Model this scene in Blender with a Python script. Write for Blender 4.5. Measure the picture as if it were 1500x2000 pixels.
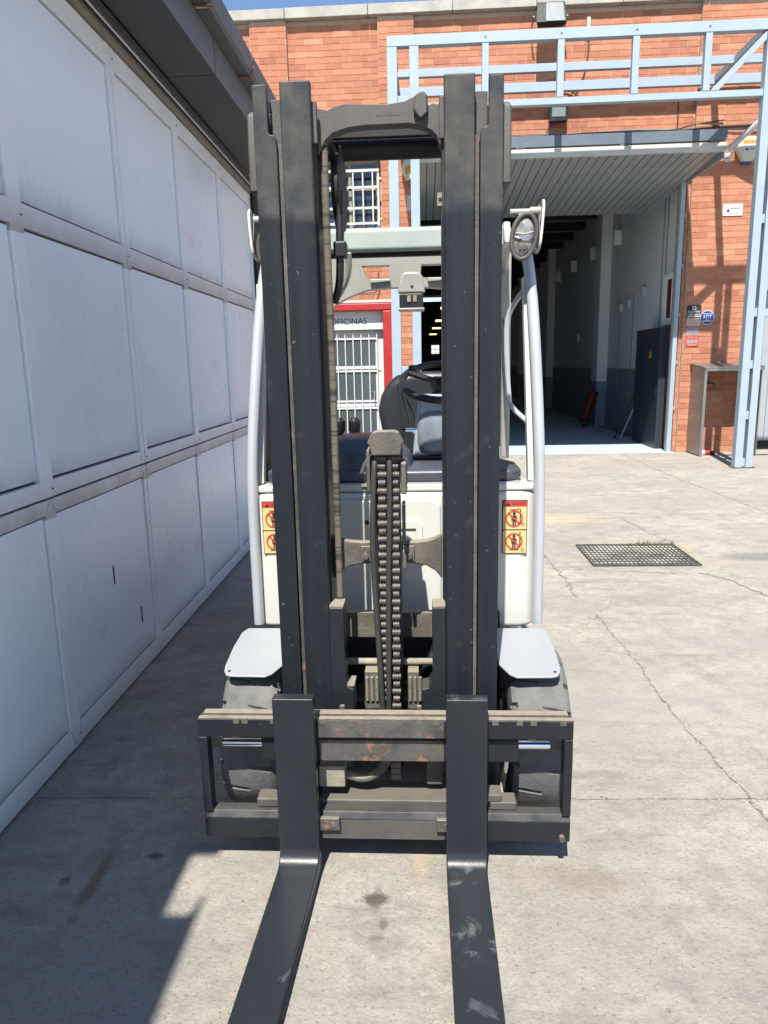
import bpy, bmesh, math, random
from mathutils import Vector, Matrix
random.seed(7)
for o in list(bpy.data.objects): bpy.data.objects.remove(o)
SC = bpy.context.scene
COL = SC.collection

# ------------------------------------------------------------------ camera
cam = bpy.data.cameras.new('camera'); CAM = bpy.data.objects.new('camera', cam); COL.objects.link(CAM)
cam.sensor_fit = 'VERTICAL'; cam.sensor_height = 24.0; cam.lens = 16.644
cam.clip_start = 0.02; cam.clip_end = 2000
r_, u_, f_ = Vector((.99814, .0532, -.0206)), Vector((.0092, .2013, .9795)), Vector((-.0563, .9781, -.2004))
f_.normalize(); r_ = (r_ - f_ * r_.dot(f_)).normalized(); u_ = r_.cross(f_)
M = Matrix.Identity(4)
for i in range(3):
    M[i][0] = r_[i]; M[i][1] = u_[i]; M[i][2] = -f_[i]
M.translation = (0, 0, 1.5)
CAM.matrix_world = M
SC.camera = CAM

# ------------------------------------------------------------------ light
TRAVEL = Vector((.11, .66, -1.0)).normalized()
world = bpy.data.worlds.new('World'); SC.world = world; world.use_nodes = True
wn = world.node_tree
sky = wn.nodes.new('ShaderNodeTexSky'); sky.sky_type = 'NISHITA'; sky.sun_disc = False
sky.sun_elevation = math.asin(-TRAVEL.z); sky.sun_rotation = math.atan2(-TRAVEL.x, -TRAVEL.y)
sky.altitude = 600; sky.air_density = 1.0; sky.dust_density = .05; sky.ozone_density = 3.0
wn.links.new(sky.outputs[0], wn.nodes['Background'].inputs[0]); wn.nodes['Background'].inputs[1].default_value = .1
sl = bpy.data.lights.new('sun', 'SUN'); sl.energy = 5.0; sl.angle = math.radians(.53); sl.color = (1, .95, .87)
so = bpy.data.objects.new('sun', sl); COL.objects.link(so); so.rotation_euler = TRAVEL.to_track_quat('-Z', 'Y').to_euler()
so.location = (-3, -10, 14)
SC.view_settings.view_transform = 'Standard'; SC.view_settings.look = 'None'
SC.view_settings.gamma = 1; SC.view_settings.exposure = 1.0
SC.view_settings.use_curve_mapping = False

# ------------------------------------------------------------------ materials
def nd(t, typ, **kw):
    n = t.nodes.new(typ)
    for k, v in kw.items():
        if k in n.bl_rna.properties: setattr(n, k, v)
    return n
KEEP = {'door_panel_white', 'door_frame_aluminium', 'interior_white_wall', 'interior_blue_dado', 'blue_floor_paint', 'chrome', 'console_grey', 'console_pad'}
def mat(name, c, rough=.5, metal=0., c2=None, scale=6., detail=6., amt=.5, bump=0., bscale=60., rvar=0.,
        spots=None, spot_scale=20., spot_t=.68, spec=.5, coat=0., stretch=None, dust=None):
    K = 1. if name in KEEP else .7
    c2 = tuple(x * K for x in (c2 or tuple(x * .8 for x in c))); c = tuple(x * K for x in c)
    if spots: spots = tuple(x * K for x in spots)
    m = bpy.data.materials.new(name); m.use_nodes = True; t = m.node_tree; L = t.links.new
    b = t.nodes['Principled BSDF']
    b.inputs['Roughness'].default_value = rough; b.inputs['Metallic'].default_value = metal
    b.inputs['Specular IOR Level'].default_value = spec
    if coat: b.inputs['Coat Weight'].default_value = coat; b.inputs['Coat Roughness'].default_value = .12
    g = nd(t, 'ShaderNodeNewGeometry'); pos = g.outputs['Position']
    if stretch:
        mp = nd(t, 'ShaderNodeMapping'); mp.inputs['Scale'].default_value = stretch; L(pos, mp.inputs['Vector']); pos = mp.outputs[0]
    n = nd(t, 'ShaderNodeTexNoise'); n.inputs['Scale'].default_value = scale; n.inputs['Detail'].default_value = detail; n.inputs['Roughness'].default_value = .62
    L(pos, n.inputs['Vector'])
    rp = nd(t, 'ShaderNodeValToRGB'); rp.color_ramp.elements[0].position = .5 - amt * .4; rp.color_ramp.elements[1].position = .5 + amt * .4
    rp.color_ramp.elements[0].color = (*c2, 1); rp.color_ramp.elements[1].color = (*c, 1)
    L(n.outputs[0], rp.inputs[0]); out = rp.outputs[0]
    if spots:
        n2 = nd(t, 'ShaderNodeTexNoise'); n2.inputs['Scale'].default_value = spot_scale; n2.inputs['Detail'].default_value = 8; n2.inputs['Roughness'].default_value = .7
        L(g.outputs['Position'], n2.inputs['Vector'])
        r2 = nd(t, 'ShaderNodeValToRGB'); r2.color_ramp.elements[0].position = spot_t; r2.color_ramp.elements[1].position = spot_t + .05
        L(n2.outputs[0], r2.inputs[0])
        mx = nd(t, 'ShaderNodeMix', data_type='RGBA'); L(r2.outputs[0], mx.inputs[0]); L(out, mx.inputs[6]); mx.inputs[7].default_value = (*spots, 1); out = mx.outputs[2]
    if dust:      # (colour, amount): settles on faces that look up
        sx = nd(t, 'ShaderNodeSeparateXYZ'); L(g.outputs['Normal'], sx.inputs[0])
        n3 = nd(t, 'ShaderNodeTexNoise'); n3.inputs['Scale'].default_value = 14; n3.inputs['Detail'].default_value = 6; L(g.outputs['Position'], n3.inputs['Vector'])
        ma = nd(t, 'ShaderNodeMath', operation='MULTIPLY_ADD'); L(sx.outputs[2], ma.inputs[0]); ma.inputs[1].default_value = .55; L(n3.outputs[0], ma.inputs[2])
        mr = nd(t, 'ShaderNodeMapRange'); L(ma.outputs[0], mr.inputs[0]); mr.inputs[1].default_value = .64; mr.inputs[2].default_value = 1.05; mr.inputs[3].default_value = 0; mr.inputs[4].default_value = dust[1]
        mx = nd(t, 'ShaderNodeMix', data_type='RGBA'); L(mr.outputs[0], mx.inputs[0]); L(out, mx.inputs[6]); mx.inputs[7].default_value = (*dust[0], 1); out = mx.outputs[2]
    L(out, b.inputs['Base Color'])
    if rvar:
        mr = nd(t, 'ShaderNodeMapRange'); L(n.outputs[0], mr.inputs[0]); mr.inputs[1].default_value = .3; mr.inputs[2].default_value = .7
        mr.inputs[3].default_value = rough - rvar; mr.inputs[4].default_value = rough + rvar; L(mr.outputs[0], b.inputs['Roughness'])
    if bump:
        nb = nd(t, 'ShaderNodeTexNoise'); nb.inputs['Scale'].default_value = bscale; nb.inputs['Detail'].default_value = 5; L(g.outputs['Position'], nb.inputs['Vector'])
        bp = nd(t, 'ShaderNodeBump'); bp.inputs['Strength'].default_value = bump; bp.inputs['Distance'].default_value = .004; L(nb.outputs[0], bp.inputs['Height']); L(bp.outputs[0], b.inputs['Normal'])
    return m
def emis(name, c, s):
    m = bpy.data.materials.new(name); m.use_nodes = True; b = m.node_tree.nodes['Principled BSDF']
    b.inputs['Base Color'].default_value = (*c, 1); b.inputs['Emission Color'].default_value = (*c, 1); b.inputs['Emission Strength'].default_value = s
    return m
MT = {}
DUSTC = (.36, .31, .23)
MT['slate'] = mat('slate_paint', (.023, .027, .033), .45, 0, (.016, .019, .024), 5, 6, .6, .12, 160, .07, spots=(.16, .17, .17), spot_scale=34, spot_t=.66, dust=((.16, .15, .125), .3), spec=.25)
MT['fork'] = mat('fork_paint', (.027, .032, .040), .33, 0, (.021, .025, .032), 3, 5, .6, .1, 120, .06, spots=(.105, .115, .125), spot_scale=10, spot_t=.68, spec=.3)
MT['greasy'] = mat('dusty_steel', (.17, .15, .12), .8, 0, (.075, .068, .058), 12, 8, .6, .6, 90, 0, dust=((.31, .275, .21), .6))
MT['cast'] = mat('cast_steel', (.13, .12, .105), .65, .1, (.085, .08, .073), 10, 6, .6, .15, 110, 0, dust=((.17, .15, .12), .5))
MT['worn'] = mat('worn_steel', (.15, .135, .12), .55, .1, (.055, .055, .057), 9, 8, .5, .25, 80, .1, spots=(.3, .165, .1), spot_scale=17, spot_t=.565, dust=(DUSTC, .4))
MT['dark'] = mat('dark_machine', (.02, .02, .021), .6, 0, (.012, .012, .012), 10)
MT['black'] = mat('black_plastic', (.018, .018, .02), .42, 0, (.014, .014, .015), 10, rvar=.06)
MT['rubber'] = mat('rubber_hose', (.05, .047, .043), .65, 0, (.03, .029, .028), 20, bump=.2, dust=((.24, .21, .17), .5))
MT['tyre'] = mat('dusty_tyre', (.175, .178, .174), .85, 0, (.105, .107, .106), 14, 9, .5, .6, 60, spots=(.2, .2, .195), spot_scale=40, spot_t=.66, dust=((.16, .155, .14), .4))
MT['chrome'] = mat('chrome', (.82, .83, .85), .08, 1., (.78, .78, .78), 5)
MT['chain'] = mat('chain_steel', (.16, .142, .115), .5, .3, (.075, .066, .055), 40, 6, .6, .3, 150)
MT['body'] = mat('white_body_paint', (.75, .76, .70), .33, 0, (.66, .67, .61), 4, 7, .7, 0, 60, .06, spots=(.5, .47, .33), spot_scale=9, spot_t=.7, coat=.15)
MT['silver'] = mat('silver_paint', (.62, .65, .69), .34, .2, (.56, .585, .615), 5, rvar=.05, coat=.2)
MT['fender'] = mat('fender_paint', (.42, .44, .465), .42, .1, (.39, .41, .43), 6, spots=(.5, .51, .5), spot_scale=16, spot_t=.7, rvar=.06)
MT['dash'] = mat('dash_plastic', (.085, .1, .13), .38, 0, (.07, .082, .108), 12, rvar=.05, bump=.1, bscale=300)
MT['grey'] = mat('console_grey', (.36, .4, .45), .35, 0, (.24, .27, .3), 12, bump=.08, bscale=300)
MT['pad'] = mat('console_pad', (.19, .22, .25), .25, 0, (.115, .13, .155), 10)
MT['vinyl'] = mat('seat_vinyl', (.03, .034, .042), .38, 0, (.024, .027, .033), 14, bump=.15, bscale=220)
MT['guard'] = mat('guard_grey', (.42, .41, .36), .4, 0, (.35, .345, .3), 6, dust=((.5, .46, .38), .4))
MT['visor'] = mat('visor_green', (.43, .49, .44), .6, 0, (.35, .41, .37), 7, spec=.2, dust=((.3, .33, .28), .3))
MT['chalk'] = mat('chalky_dust', (.4, .365, .28), .9, 0, (.24, .215, .17), 18, 8, .6, .5, 90)
MT['blue'] = mat('pale_blue_paint', (.44, .54, .62), .5, 0, (.4, .49, .565), 5, spots=(.5, .5, .5), spot_scale=20, spot_t=.72)
MT['mortar'] = mat('mortar', (.66, .5, .38), .95, 0, (.52, .38, .28), 14, bump=.4, bscale=80)
MT['coping'] = mat('coping_stone', (.64, .60, .52), .9, 0, (.34, .33, .3), 3.5, 10, .7, .5, 40, spots=(.25, .25, .23), spot_scale=7, spot_t=.64)
MT['panel'] = mat('door_panel_white', (.78, .82, .88), .30, 0, (.72, .765, .83), 1.6, 8, .8, 0, 60, .05, spots=(.68, .68, .67), spot_scale=2.2, spot_t=.62)
MT['alu'] = mat('door_frame_aluminium', (.82, .84, .88), .36, .1, (.74, .76, .79), 5, 8, .7, rvar=.06, spots=(.5, .48, .44), spot_scale=6, spot_t=.7)
MT['joint'] = mat('joint_black', (.012, .012, .012), .8)
MT['header'] = mat('header_strip', (.36, .32, .27), .6, 0, (.26, .23, .19), 4, 8, .8, stretch=(3, 3, .6))
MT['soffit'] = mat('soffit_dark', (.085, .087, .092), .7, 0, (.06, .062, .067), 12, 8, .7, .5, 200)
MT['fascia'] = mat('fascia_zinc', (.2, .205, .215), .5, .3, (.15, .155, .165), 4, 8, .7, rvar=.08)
MT['rust'] = mat('rusty_hook', (.5, .2, .07), .8, 0, (.3, .12, .05), 30)
MT['slat'] = mat('tilt_door_slat', (.42, .46, .47), .5, .1, (.36, .40, .41), 3, rvar=.05)
MT['cream'] = mat('cream_rail', (.72, .7, .62), .6, 0, (.55, .54, .48), 6, spots=(.4, .25, .14), spot_scale=10, spot_t=.72)
MT['steelblue'] = mat('steel_blue_beam', (.17, .21, .26), .5, .1, (.13, .17, .2), 5, spots=(.3, .3, .3), spot_scale=14, spot_t=.7)
MT['inwall'] = mat('interior_white_wall', (.80, .81, .81), .85, 0, (.70, .715, .72), 1.5, 8, .7)
MT['dado'] = mat('interior_blue_dado', (.24, .29, .33), .7, 0, (.2, .245, .28), 2, 8)
MT['infloor'] = mat('blue_floor_paint', (.42, .52, .58), .55, 0, (.34, .43, .48), 3, 8, .7, rvar=.1, spots=(.5, .47, .4), spot_scale=4, spot_t=.66)
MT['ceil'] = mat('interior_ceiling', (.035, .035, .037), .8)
MT['cab'] = mat('dark_blue_cabinet', (.035, .048, .065), .4, 0, (.03, .04, .055), 4)
MT['red'] = mat('red_paint', (.5, .028, .03), .45, 0, (.42, .024, .026), 6, rvar=.06)
MT['white'] = mat('white_paint', (.78, .78, .77), .45, 0, (.7, .7, .69), 5)
MT['grille'] = mat('grille_cream', (.75, .73, .64), .5, 0, (.66, .63, .54), 8)
MT['glass'] = mat('dark_window_glass', (.03, .045, .07), .06, 0, (.02, .03, .05), 2, spec=.8)
MT['officeglass'] = mat('office_glass', (.1, .13, .14), .08, 0, (.08, .105, .115), 2, spec=.7)
MT['ink'] = mat('black_ink', (.02, .02, .022), .55)
MT['dullred'] = mat('dull_red', (.2, .016, .014), .5)
MT['inkgrey'] = mat('grey_ink', (.3, .3, .33), .6)
MT['yellow'] = mat('sticker_yellow', (.82, .62, .27), .5, 0, (.76, .57, .24), 20)
MT['stred'] = mat('sticker_red', (.68, .055, .035), .5, 0, (.6, .05, .035), 20)
MT['stblue'] = mat('sticker_blue', (.02, .07, .42), .4)
MT['stpink'] = mat('sticker_faded', (.75, .5, .4), .6)
MT['stgrey'] = mat('sticker_grey', (.36, .37, .4), .6)
MT['paper'] = mat('plate_white', (.8, .79, .74), .5)
MT['stainless'] = mat('brushed_stainless', (.46, .46, .43), .38, .75, (.36, .36, .34), 5, 8, .8, rvar=.1, stretch=(6, 6, .8))
MT['alarm'] = mat('alarm_ivory', (.8, .74, .55), .45, 0, (.74, .68, .48), 8)
MT['orange'] = mat('alarm_orange', (.8, .4, .06), .45)
MT['camwhite'] = mat('camera_white', (.72, .72, .71), .4)
MT['lens'] = mat('headlamp_lens', (.55, .54, .48), .1, .3, (.2, .19, .17), 55, 3, .5, .3, 60, stretch=(1, 1, .6))
MT['floodglass'] = mat('flood_glass', (.3, .35, .33), .3, 0, (.2, .25, .26), 14, stretch=(1, 1, 4))
MT['shutter'] = mat('shutter_grey', (.5, .53, .56), .45, .2, (.44, .47, .5), 4)
MT['cable'] = mat('cable_dark', (.04, .035, .03), .6)
MT['cablegrey'] = mat('cable_grey', (.35, .34, .32), .6)
MT['lampwarm'] = emis('lamp_warm', (1, .72, .34), 1.3)
MT['daywin'] = emis('far_daylight_window', (.9, .95, 1.), .6)
MT['grate'] = mat('grate_steel', (.14, .135, .125), .7, .3, (.07, .065, .06), 16, spots=(.24, .22, .19), spot_scale=18, spot_t=.6)
MT['debris'] = mat('grate_debris', (.6, .57, .48), .95, 0, (.13, .125, .118), 3.2, 8, .35, .5, 60)
MT['weed'] = mat('weed_green', (.1, .16, .04), .8)
MT['mos'] = mat('sand_edge', (.55, .44, .27), .95, 0, (.42, .34, .22), 12, bump=.5)
MT['crack'] = mat('crack_fill', (.42, .38, .32), .95, 0, (.13, .118, .1), 45, 4, .35)
MT['crackl'] = mat('crack_sand', (.62, .55, .44), .95, 0, (.28, .25, .21), 40, 4, .4)

def brick_mat():
    m = bpy.data.materials.new('brick_clay'); m.use_nodes = True; t = m.node_tree; L = t.links.new; b = t.nodes['Principled BSDF']
    oi = nd(t, 'ShaderNodeObjectInfo'); g = nd(t, 'ShaderNodeNewGeometry')
    a = nd(t, 'ShaderNodeMath', operation='ADD'); L(oi.outputs['Random'], a.inputs[0]); L(g.outputs['Random Per Island'], a.inputs[1])
    fr = nd(t, 'ShaderNodeMath', operation='FRACT'); L(a.outputs[0], fr.inputs[0])
    rp = nd(t, 'ShaderNodeValToRGB'); e = rp.color_ramp.elements
    e[0].position = 0; e[0].color = (.315, .115, .062, 1); e[1].position = 1; e[1].color = (.45, .205, .118, 1)
    for p, c in ((.12, (.36, .138, .076, 1)), (.5, (.395, .158, .088, 1)), (.85, (.42, .175, .1, 1))):
        x = e.new(p); x.color = c
    L(fr.outputs[0], rp.inputs[0])
    n = nd(t, 'ShaderNodeTexNoise'); n.inputs['Scale'].default_value = 9; n.inputs['Detail'].default_value = 8; L(g.outputs['Position'], n.inputs['Vector'])
    n1 = nd(t, 'ShaderNodeTexNoise'); n1.inputs['Scale'].default_value = .9; n1.inputs['Detail'].default_value = 5; L(g.outputs['Position'], n1.inputs['Vector'])
    ad = nd(t, 'ShaderNodeMath', operation='ADD'); L(n.outputs[0], ad.inputs[0]); L(n1.outputs[0], ad.inputs[1])
    mr = nd(t, 'ShaderNodeMapRange'); L(ad.outputs[0], mr.inputs[0]); mr.inputs[1].default_value = .7; mr.inputs[2].default_value = 1.3; mr.inputs[3].default_value = .86; mr.inputs[4].default_value = 1.1
    vm = nd(t, 'ShaderNodeVectorMath', operation='SCALE'); L(rp.outputs[0], vm.inputs[0]); L(mr.outputs[0], vm.inputs['Scale'])
    L(vm.outputs[0], b.inputs['Base Color']); b.inputs['Roughness'].default_value = .88
    bp = nd(t, 'ShaderNodeBump'); bp.inputs['Strength'].default_value = .3; bp.inputs['Distance'].default_value = .004
    n2 = nd(t, 'ShaderNodeTexNoise'); n2.inputs['Scale'].default_value = 45; L(g.outputs['Position'], n2.inputs['Vector']); L(n2.outputs[0], bp.inputs['Height']); L(bp.outputs[0], b.inputs['Normal'])
    return m
MT['brick'] = brick_mat()

def concrete_mat():
    m = bpy.data.materials.new('yard_concrete'); m.use_nodes = True; t = m.node_tree; L = t.links.new; b = t.nodes['Principled BSDF']
    g = nd(t, 'ShaderNodeNewGeometry'); P = g.outputs['Position']
    def noise(s, d=6, r=.6, vec=P):
        n = nd(t, 'ShaderNodeTexNoise'); n.inputs['Scale'].default_value = s; n.inputs['Detail'].default_value = d; n.inputs['Roughness'].default_value = r; L(vec, n.inputs['Vector']); return n.outputs[0]
    def ramp(v, p0, p1, c0, c1):
        r = nd(t, 'ShaderNodeValToRGB'); r.color_ramp.elements[0].position = p0; r.color_ramp.elements[1].position = p1
        r.color_ramp.elements[0].color = (*c0, 1); r.color_ramp.elements[1].color = (*c1, 1); L(v, r.inputs[0]); return r.outputs[0]
    def mix(f, a, c, typ='MIX'):
        x = nd(t, 'ShaderNodeMix', data_type='RGBA', blend_type=typ)
        if isinstance(f, float): x.inputs[0].default_value = f
        else: L(f, x.inputs[0])
        for k, v in ((6, a), (7, c)):
            if isinstance(v, tuple): x.inputs[k].default_value = (*v, 1)
            else: L(v, x.inputs[k])
        return x.outputs[2]
    c = ramp(noise(1.1, 8, .65), .33, .67, (.265, .246, .214), (.41, .378, .322))
    c = mix(ramp(noise(9, 9, .78), .44, .6, (0, 0, 0), (.7, .7, .7)), c, (.245, .228, .2))          # mottling
    c = mix(ramp(noise(70, 6, .85), .555, .61, (0, 0, 0), (.85, .85, .85)), c, (.13, .12, .106))           # grit
    c = mix(ramp(noise(48, 6, .85), .58, .64, (0, 0, 0), (.7, .7, .7)), c, (.46, .43, .375))
    c = mix(ramp(noise(4.2, 10, .78), .52, .62, (0, 0, 0), (.6, .6, .6)), c, (.205, .195, .178))
    c = mix(ramp(noise(.6, 6, .6), .56, .7, (0, 0, 0), (.5, .5, .5)), c, (.37, .325, .255))                 # pale aggregate
    mp = nd(t, 'ShaderNodeMapping'); mp.inputs['Scale'].default_value = (.8, 3.4, 1); mp.inputs['Rotation'].default_value = (0, 0, .25); L(P, mp.inputs[0])
    c = mix(ramp(noise(2.4, 9, .72, mp.outputs[0]), .54, .68, (0, 0, 0), (.65, .65, .65)), c, (.165, .158, .148))   # scuffs and tyre dirt
    # single stains with their own place and outline
    sx = nd(t, 'ShaderNodeSeparateXYZ'); L(P, sx.inputs[0])
    wob = noise(16, 5, .7)
    def stain(x, y, rx, ry, col, k, soft=.35, w=.9):
        def sub(o, v, s):
            q = nd(t, 'ShaderNodeMath', operation='SUBTRACT'); L(o, q.inputs[0]); q.inputs[1].default_value = v
            d = nd(t, 'ShaderNodeMath', operation='DIVIDE'); L(q.outputs[0], d.inputs[0]); d.inputs[1].default_value = s
            e = nd(t, 'ShaderNodeMath', operation='POWER'); 
            ab = nd(t, 'ShaderNodeMath', operation='ABSOLUTE'); L(d.outputs[0], ab.inputs[0]); L(ab.outputs[0], e.inputs[0]); e.inputs[1].default_value = 2
            return e.outputs[0]
        s = nd(t, 'ShaderNodeMath', operation='ADD'); L(sub(sx.outputs[0], x, rx), s.inputs[0]); L(sub(sx.outputs[1], y, ry), s.inputs[1])
        q = nd(t, 'ShaderNodeMath', operation='SQRT'); L(s.outputs[0], q.inputs[0])
        v = nd(t, 'ShaderNodeMath', operation='MULTIPLY_ADD'); L(wob, v.inputs[0]); v.inputs[1].default_value = 2 * w; L(q.outputs[0], v.inputs[2])
        mr = nd(t, 'ShaderNodeMapRange'); L(v.outputs[0], mr.inputs[0]); mr.inputs[1].default_value = w + 1 - soft; mr.inputs[2].default_value = w + 1 + soft; mr.inputs[3].default_value = k; mr.inputs[4].default_value = 0
        return mr.outputs[0], col
    for a in [(-.147, 1.776, .034, .024, (.07, .06, .05), .9), (-.147, 1.776, .016, .05, (.1, .09, .075), .6), (-.122, 1.677, .013, .02, (.12, .11, .09), .7),
              (-.138, 1.632, .02, .012, (.13, .12, .1), .6), (.47, 1.87, .10, .05, (.2, .155, .105), .5, .6, 1.4), (.3, 1.86, .05, .05, (.27, .22, .16), .3, .6, 1.2), (-1.0, 1.82, .02, .12, (.15, .09, .05), .7, .5, 1.2),
              (-.86, 1.94, .022, .014, (.04, .037, .035), .8), (-1.09, 1.82, .014, .02, (.05, .045, .04), .6), (2.6, 5.45, .28, .11, (.17, .165, .155), .8), (-.02, 1.95, .02, .09, (.5, .36, .2), .35, .6),
              (2.0, 7.7, .6, .22, (.27, .25, .23), .5, .6), (1.0, 3.0, .6, .3, (.3, .285, .26), .5, .6), (1.7, 3.7, .5, .16, (.26, .25, .23), .5, .6), (1.3, 6.9, .4, .2, (.52, .42, .27), .5, .6)]:
        f, col = stain(*a); c = mix(f, c, col)
    L(c, b.inputs['Base Color']); b.inputs['Roughness'].default_value = .9; b.inputs['Specular IOR Level'].default_value = .3
    h = nd(t, 'ShaderNodeMath', operation='ADD'); L(noise(90, 6, .8), h.inputs[0]); L(noise(14, 6, .7), h.inputs[1])
    bp = nd(t, 'ShaderNodeBump'); bp.inputs['Strength'].default_value = .8; bp.inputs['Distance'].default_value = .008; L(h.outputs[0], bp.inputs['Height']); L(bp.outputs[0], b.inputs['Normal'])
    return m
MT['concrete'] = concrete_mat()
def fork_scuffs():    # pale dusty prints on the upper faces of the blades, most of them on the right one
    m = MT['fork']; t = m.node_tree; L = t.links.new; b = t.nodes['Principled BSDF']; src = b.inputs['Base Color'].links[0].from_socket
    g = nd(t, 'ShaderNodeNewGeometry'); s = nd(t, 'ShaderNodeSeparateXYZ'); L(g.outputs['Position'], s.inputs[0]); s2 = nd(t, 'ShaderNodeSeparateXYZ'); L(g.outputs['Normal'], s2.inputs[0])
    n = nd(t, 'ShaderNodeTexNoise'); n.inputs['Scale'].default_value = 9; n.inputs['Detail'].default_value = 8; n.inputs['Roughness'].default_value = .62; n.inputs['Distortion'].default_value = .8; L(g.outputs['Position'], n.inputs['Vector'])
    a = nd(t, 'ShaderNodeMapRange'); L(s.outputs[0], a.inputs[0]); a.inputs[1].default_value = -.2; a.inputs[2].default_value = .05; a.inputs[3].default_value = -.09; a.inputs[4].default_value = .0
    d = nd(t, 'ShaderNodeMath', operation='ADD'); L(n.outputs[0], d.inputs[0]); L(a.outputs[0], d.inputs[1])
    r = nd(t, 'ShaderNodeMapRange'); L(d.outputs[0], r.inputs[0]); r.inputs[1].default_value = .54; r.inputs[2].default_value = .62; r.inputs[4].default_value = .62
    u = nd(t, 'ShaderNodeMapRange'); L(s2.outputs[2], u.inputs[0]); u.inputs[1].default_value = .6; u.inputs[2].default_value = .95
    f = nd(t, 'ShaderNodeMath', operation='MULTIPLY'); L(r.outputs[0], f.inputs[0]); L(u.outputs[0], f.inputs[1])
    x = nd(t, 'ShaderNodeMix', data_type='RGBA'); L(f.outputs[0], x.inputs[0]); L(src, x.inputs[6]); x.inputs[7].default_value = (.125, .132, .138, 1); L(x.outputs[2], b.inputs['Base Color'])
fork_scuffs()

def mast_mat():   # slate paint, chalky and faded above the line where the rails have been repainted
    m = mat('mast_paint', (.018, .0225, .030), .45, 0, (.012, .015, .021), 2, 5, .9, .12, 160, .07, spec=.3, stretch=(18, 18, .8), spots=(.13, .14, .15), spot_scale=36, spot_t=.65, dust=((.2, .19, .16), .3))
    t = m.node_tree; L = t.links.new; b = t.nodes['Principled BSDF']; src = b.inputs['Base Color'].links[0].from_socket
    g = nd(t, 'ShaderNodeNewGeometry'); s = nd(t, 'ShaderNodeSeparateXYZ'); L(g.outputs['Position'], s.inputs[0])
    n = nd(t, 'ShaderNodeTexNoise'); n.inputs['Scale'].default_value = 3.; n.inputs['Detail'].default_value = 3; L(g.outputs['Position'], n.inputs['Vector'])
    a = nd(t, 'ShaderNodeMath', operation='MULTIPLY_ADD'); L(n.outputs[0], a.inputs[0]); a.inputs[1].default_value = .22; L(s.outputs[2], a.inputs[2])
    mr = nd(t, 'ShaderNodeMapRange'); L(a.outputs[0], mr.inputs[0]); mr.inputs[1].default_value = 2.01; mr.inputs[2].default_value = 2.04
    n2 = nd(t, 'ShaderNodeTexNoise'); n2.inputs['Scale'].default_value = 16; n2.inputs['Detail'].default_value = 8; L(g.outputs['Position'], n2.inputs['Vector'])
    rp = nd(t, 'ShaderNodeValToRGB'); e = rp.color_ramp.elements; e[0].position = .35; e[0].color = (.032, .036, .041, 1); e[1].position = .68; e[1].color = (.085, .078, .062, 1); L(n2.outputs[0], rp.inputs[0])
    mx = nd(t, 'ShaderNodeMix', data_type='RGBA'); ml = nd(t, 'ShaderNodeMath', operation='MULTIPLY'); L(mr.outputs[0], ml.inputs[0]); ml.inputs[1].default_value = .8
    L(ml.outputs[0], mx.inputs[0]); L(src, mx.inputs[6]); L(rp.outputs[0], mx.inputs[7]); L(mx.outputs[2], b.inputs['Base Color'])
    return m
MT['mast'] = mast_mat()
def grime_panel(key, bands, hgt, col, pw=2.2, amt=1.):   # dirt that has run down and settled along the lower edge of each gate panel
    m = MT[key]; t = m.node_tree; L = t.links.new; b = t.nodes['Principled BSDF']; src = b.inputs['Base Color'].links[0].from_socket
    g = nd(t, 'ShaderNodeNewGeometry'); s = nd(t, 'ShaderNodeSeparateXYZ'); L(g.outputs['Position'], s.inputs[0])
    n = nd(t, 'ShaderNodeTexNoise'); n.inputs['Scale'].default_value = 5; n.inputs['Detail'].default_value = 8; n.inputs['Roughness'].default_value = .7; L(g.outputs['Position'], n.inputs['Vector'])
    tot = None
    for z0 in bands:
        a = nd(t, 'ShaderNodeMapRange'); L(s.outputs[2], a.inputs[0]); a.inputs[1].default_value = z0; a.inputs[2].default_value = z0 + hgt; a.inputs[3].default_value = 1; a.inputs[4].default_value = 0
        c = nd(t, 'ShaderNodeMath', operation='GREATER_THAN'); L(s.outputs[2], c.inputs[0]); c.inputs[1].default_value = z0 - .01
        p = nd(t, 'ShaderNodeMath', operation='POWER'); L(a.outputs[0], p.inputs[0]); p.inputs[1].default_value = pw
        q = nd(t, 'ShaderNodeMath', operation='MULTIPLY'); L(p.outputs[0], q.inputs[0]); L(c.outputs[0], q.inputs[1])
        if tot is None: tot = q.outputs[0]
        else:
            d = nd(t, 'ShaderNodeMath', operation='ADD'); L(tot, d.inputs[0]); L(q.outputs[0], d.inputs[1]); tot = d.outputs[0]
    kk = nd(t, 'ShaderNodeMath', operation='MULTIPLY'); L(tot, kk.inputs[0]); L(n.outputs[0], kk.inputs[1]); k = nd(t, 'ShaderNodeMath', operation='MULTIPLY', use_clamp=True); L(kk.outputs[0], k.inputs[0]); k.inputs[1].default_value = amt
    mx_ = nd(t, 'ShaderNodeMix', data_type='RGBA'); L(k.outputs[0], mx_.inputs[0]); L(src, mx_.inputs[6]); mx_.inputs[7].default_value = (*col, 1); L(mx_.outputs[2], b.inputs['Base Color'])
grime_panel('panel', (.10, 1.105, 2.10), .13, (.3, .28, .25), 2.0, 1.1)
grime_panel('alu', (-.04, .97, 2.0), .16, (.24, .215, .18), 1.1, 1.25)
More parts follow.
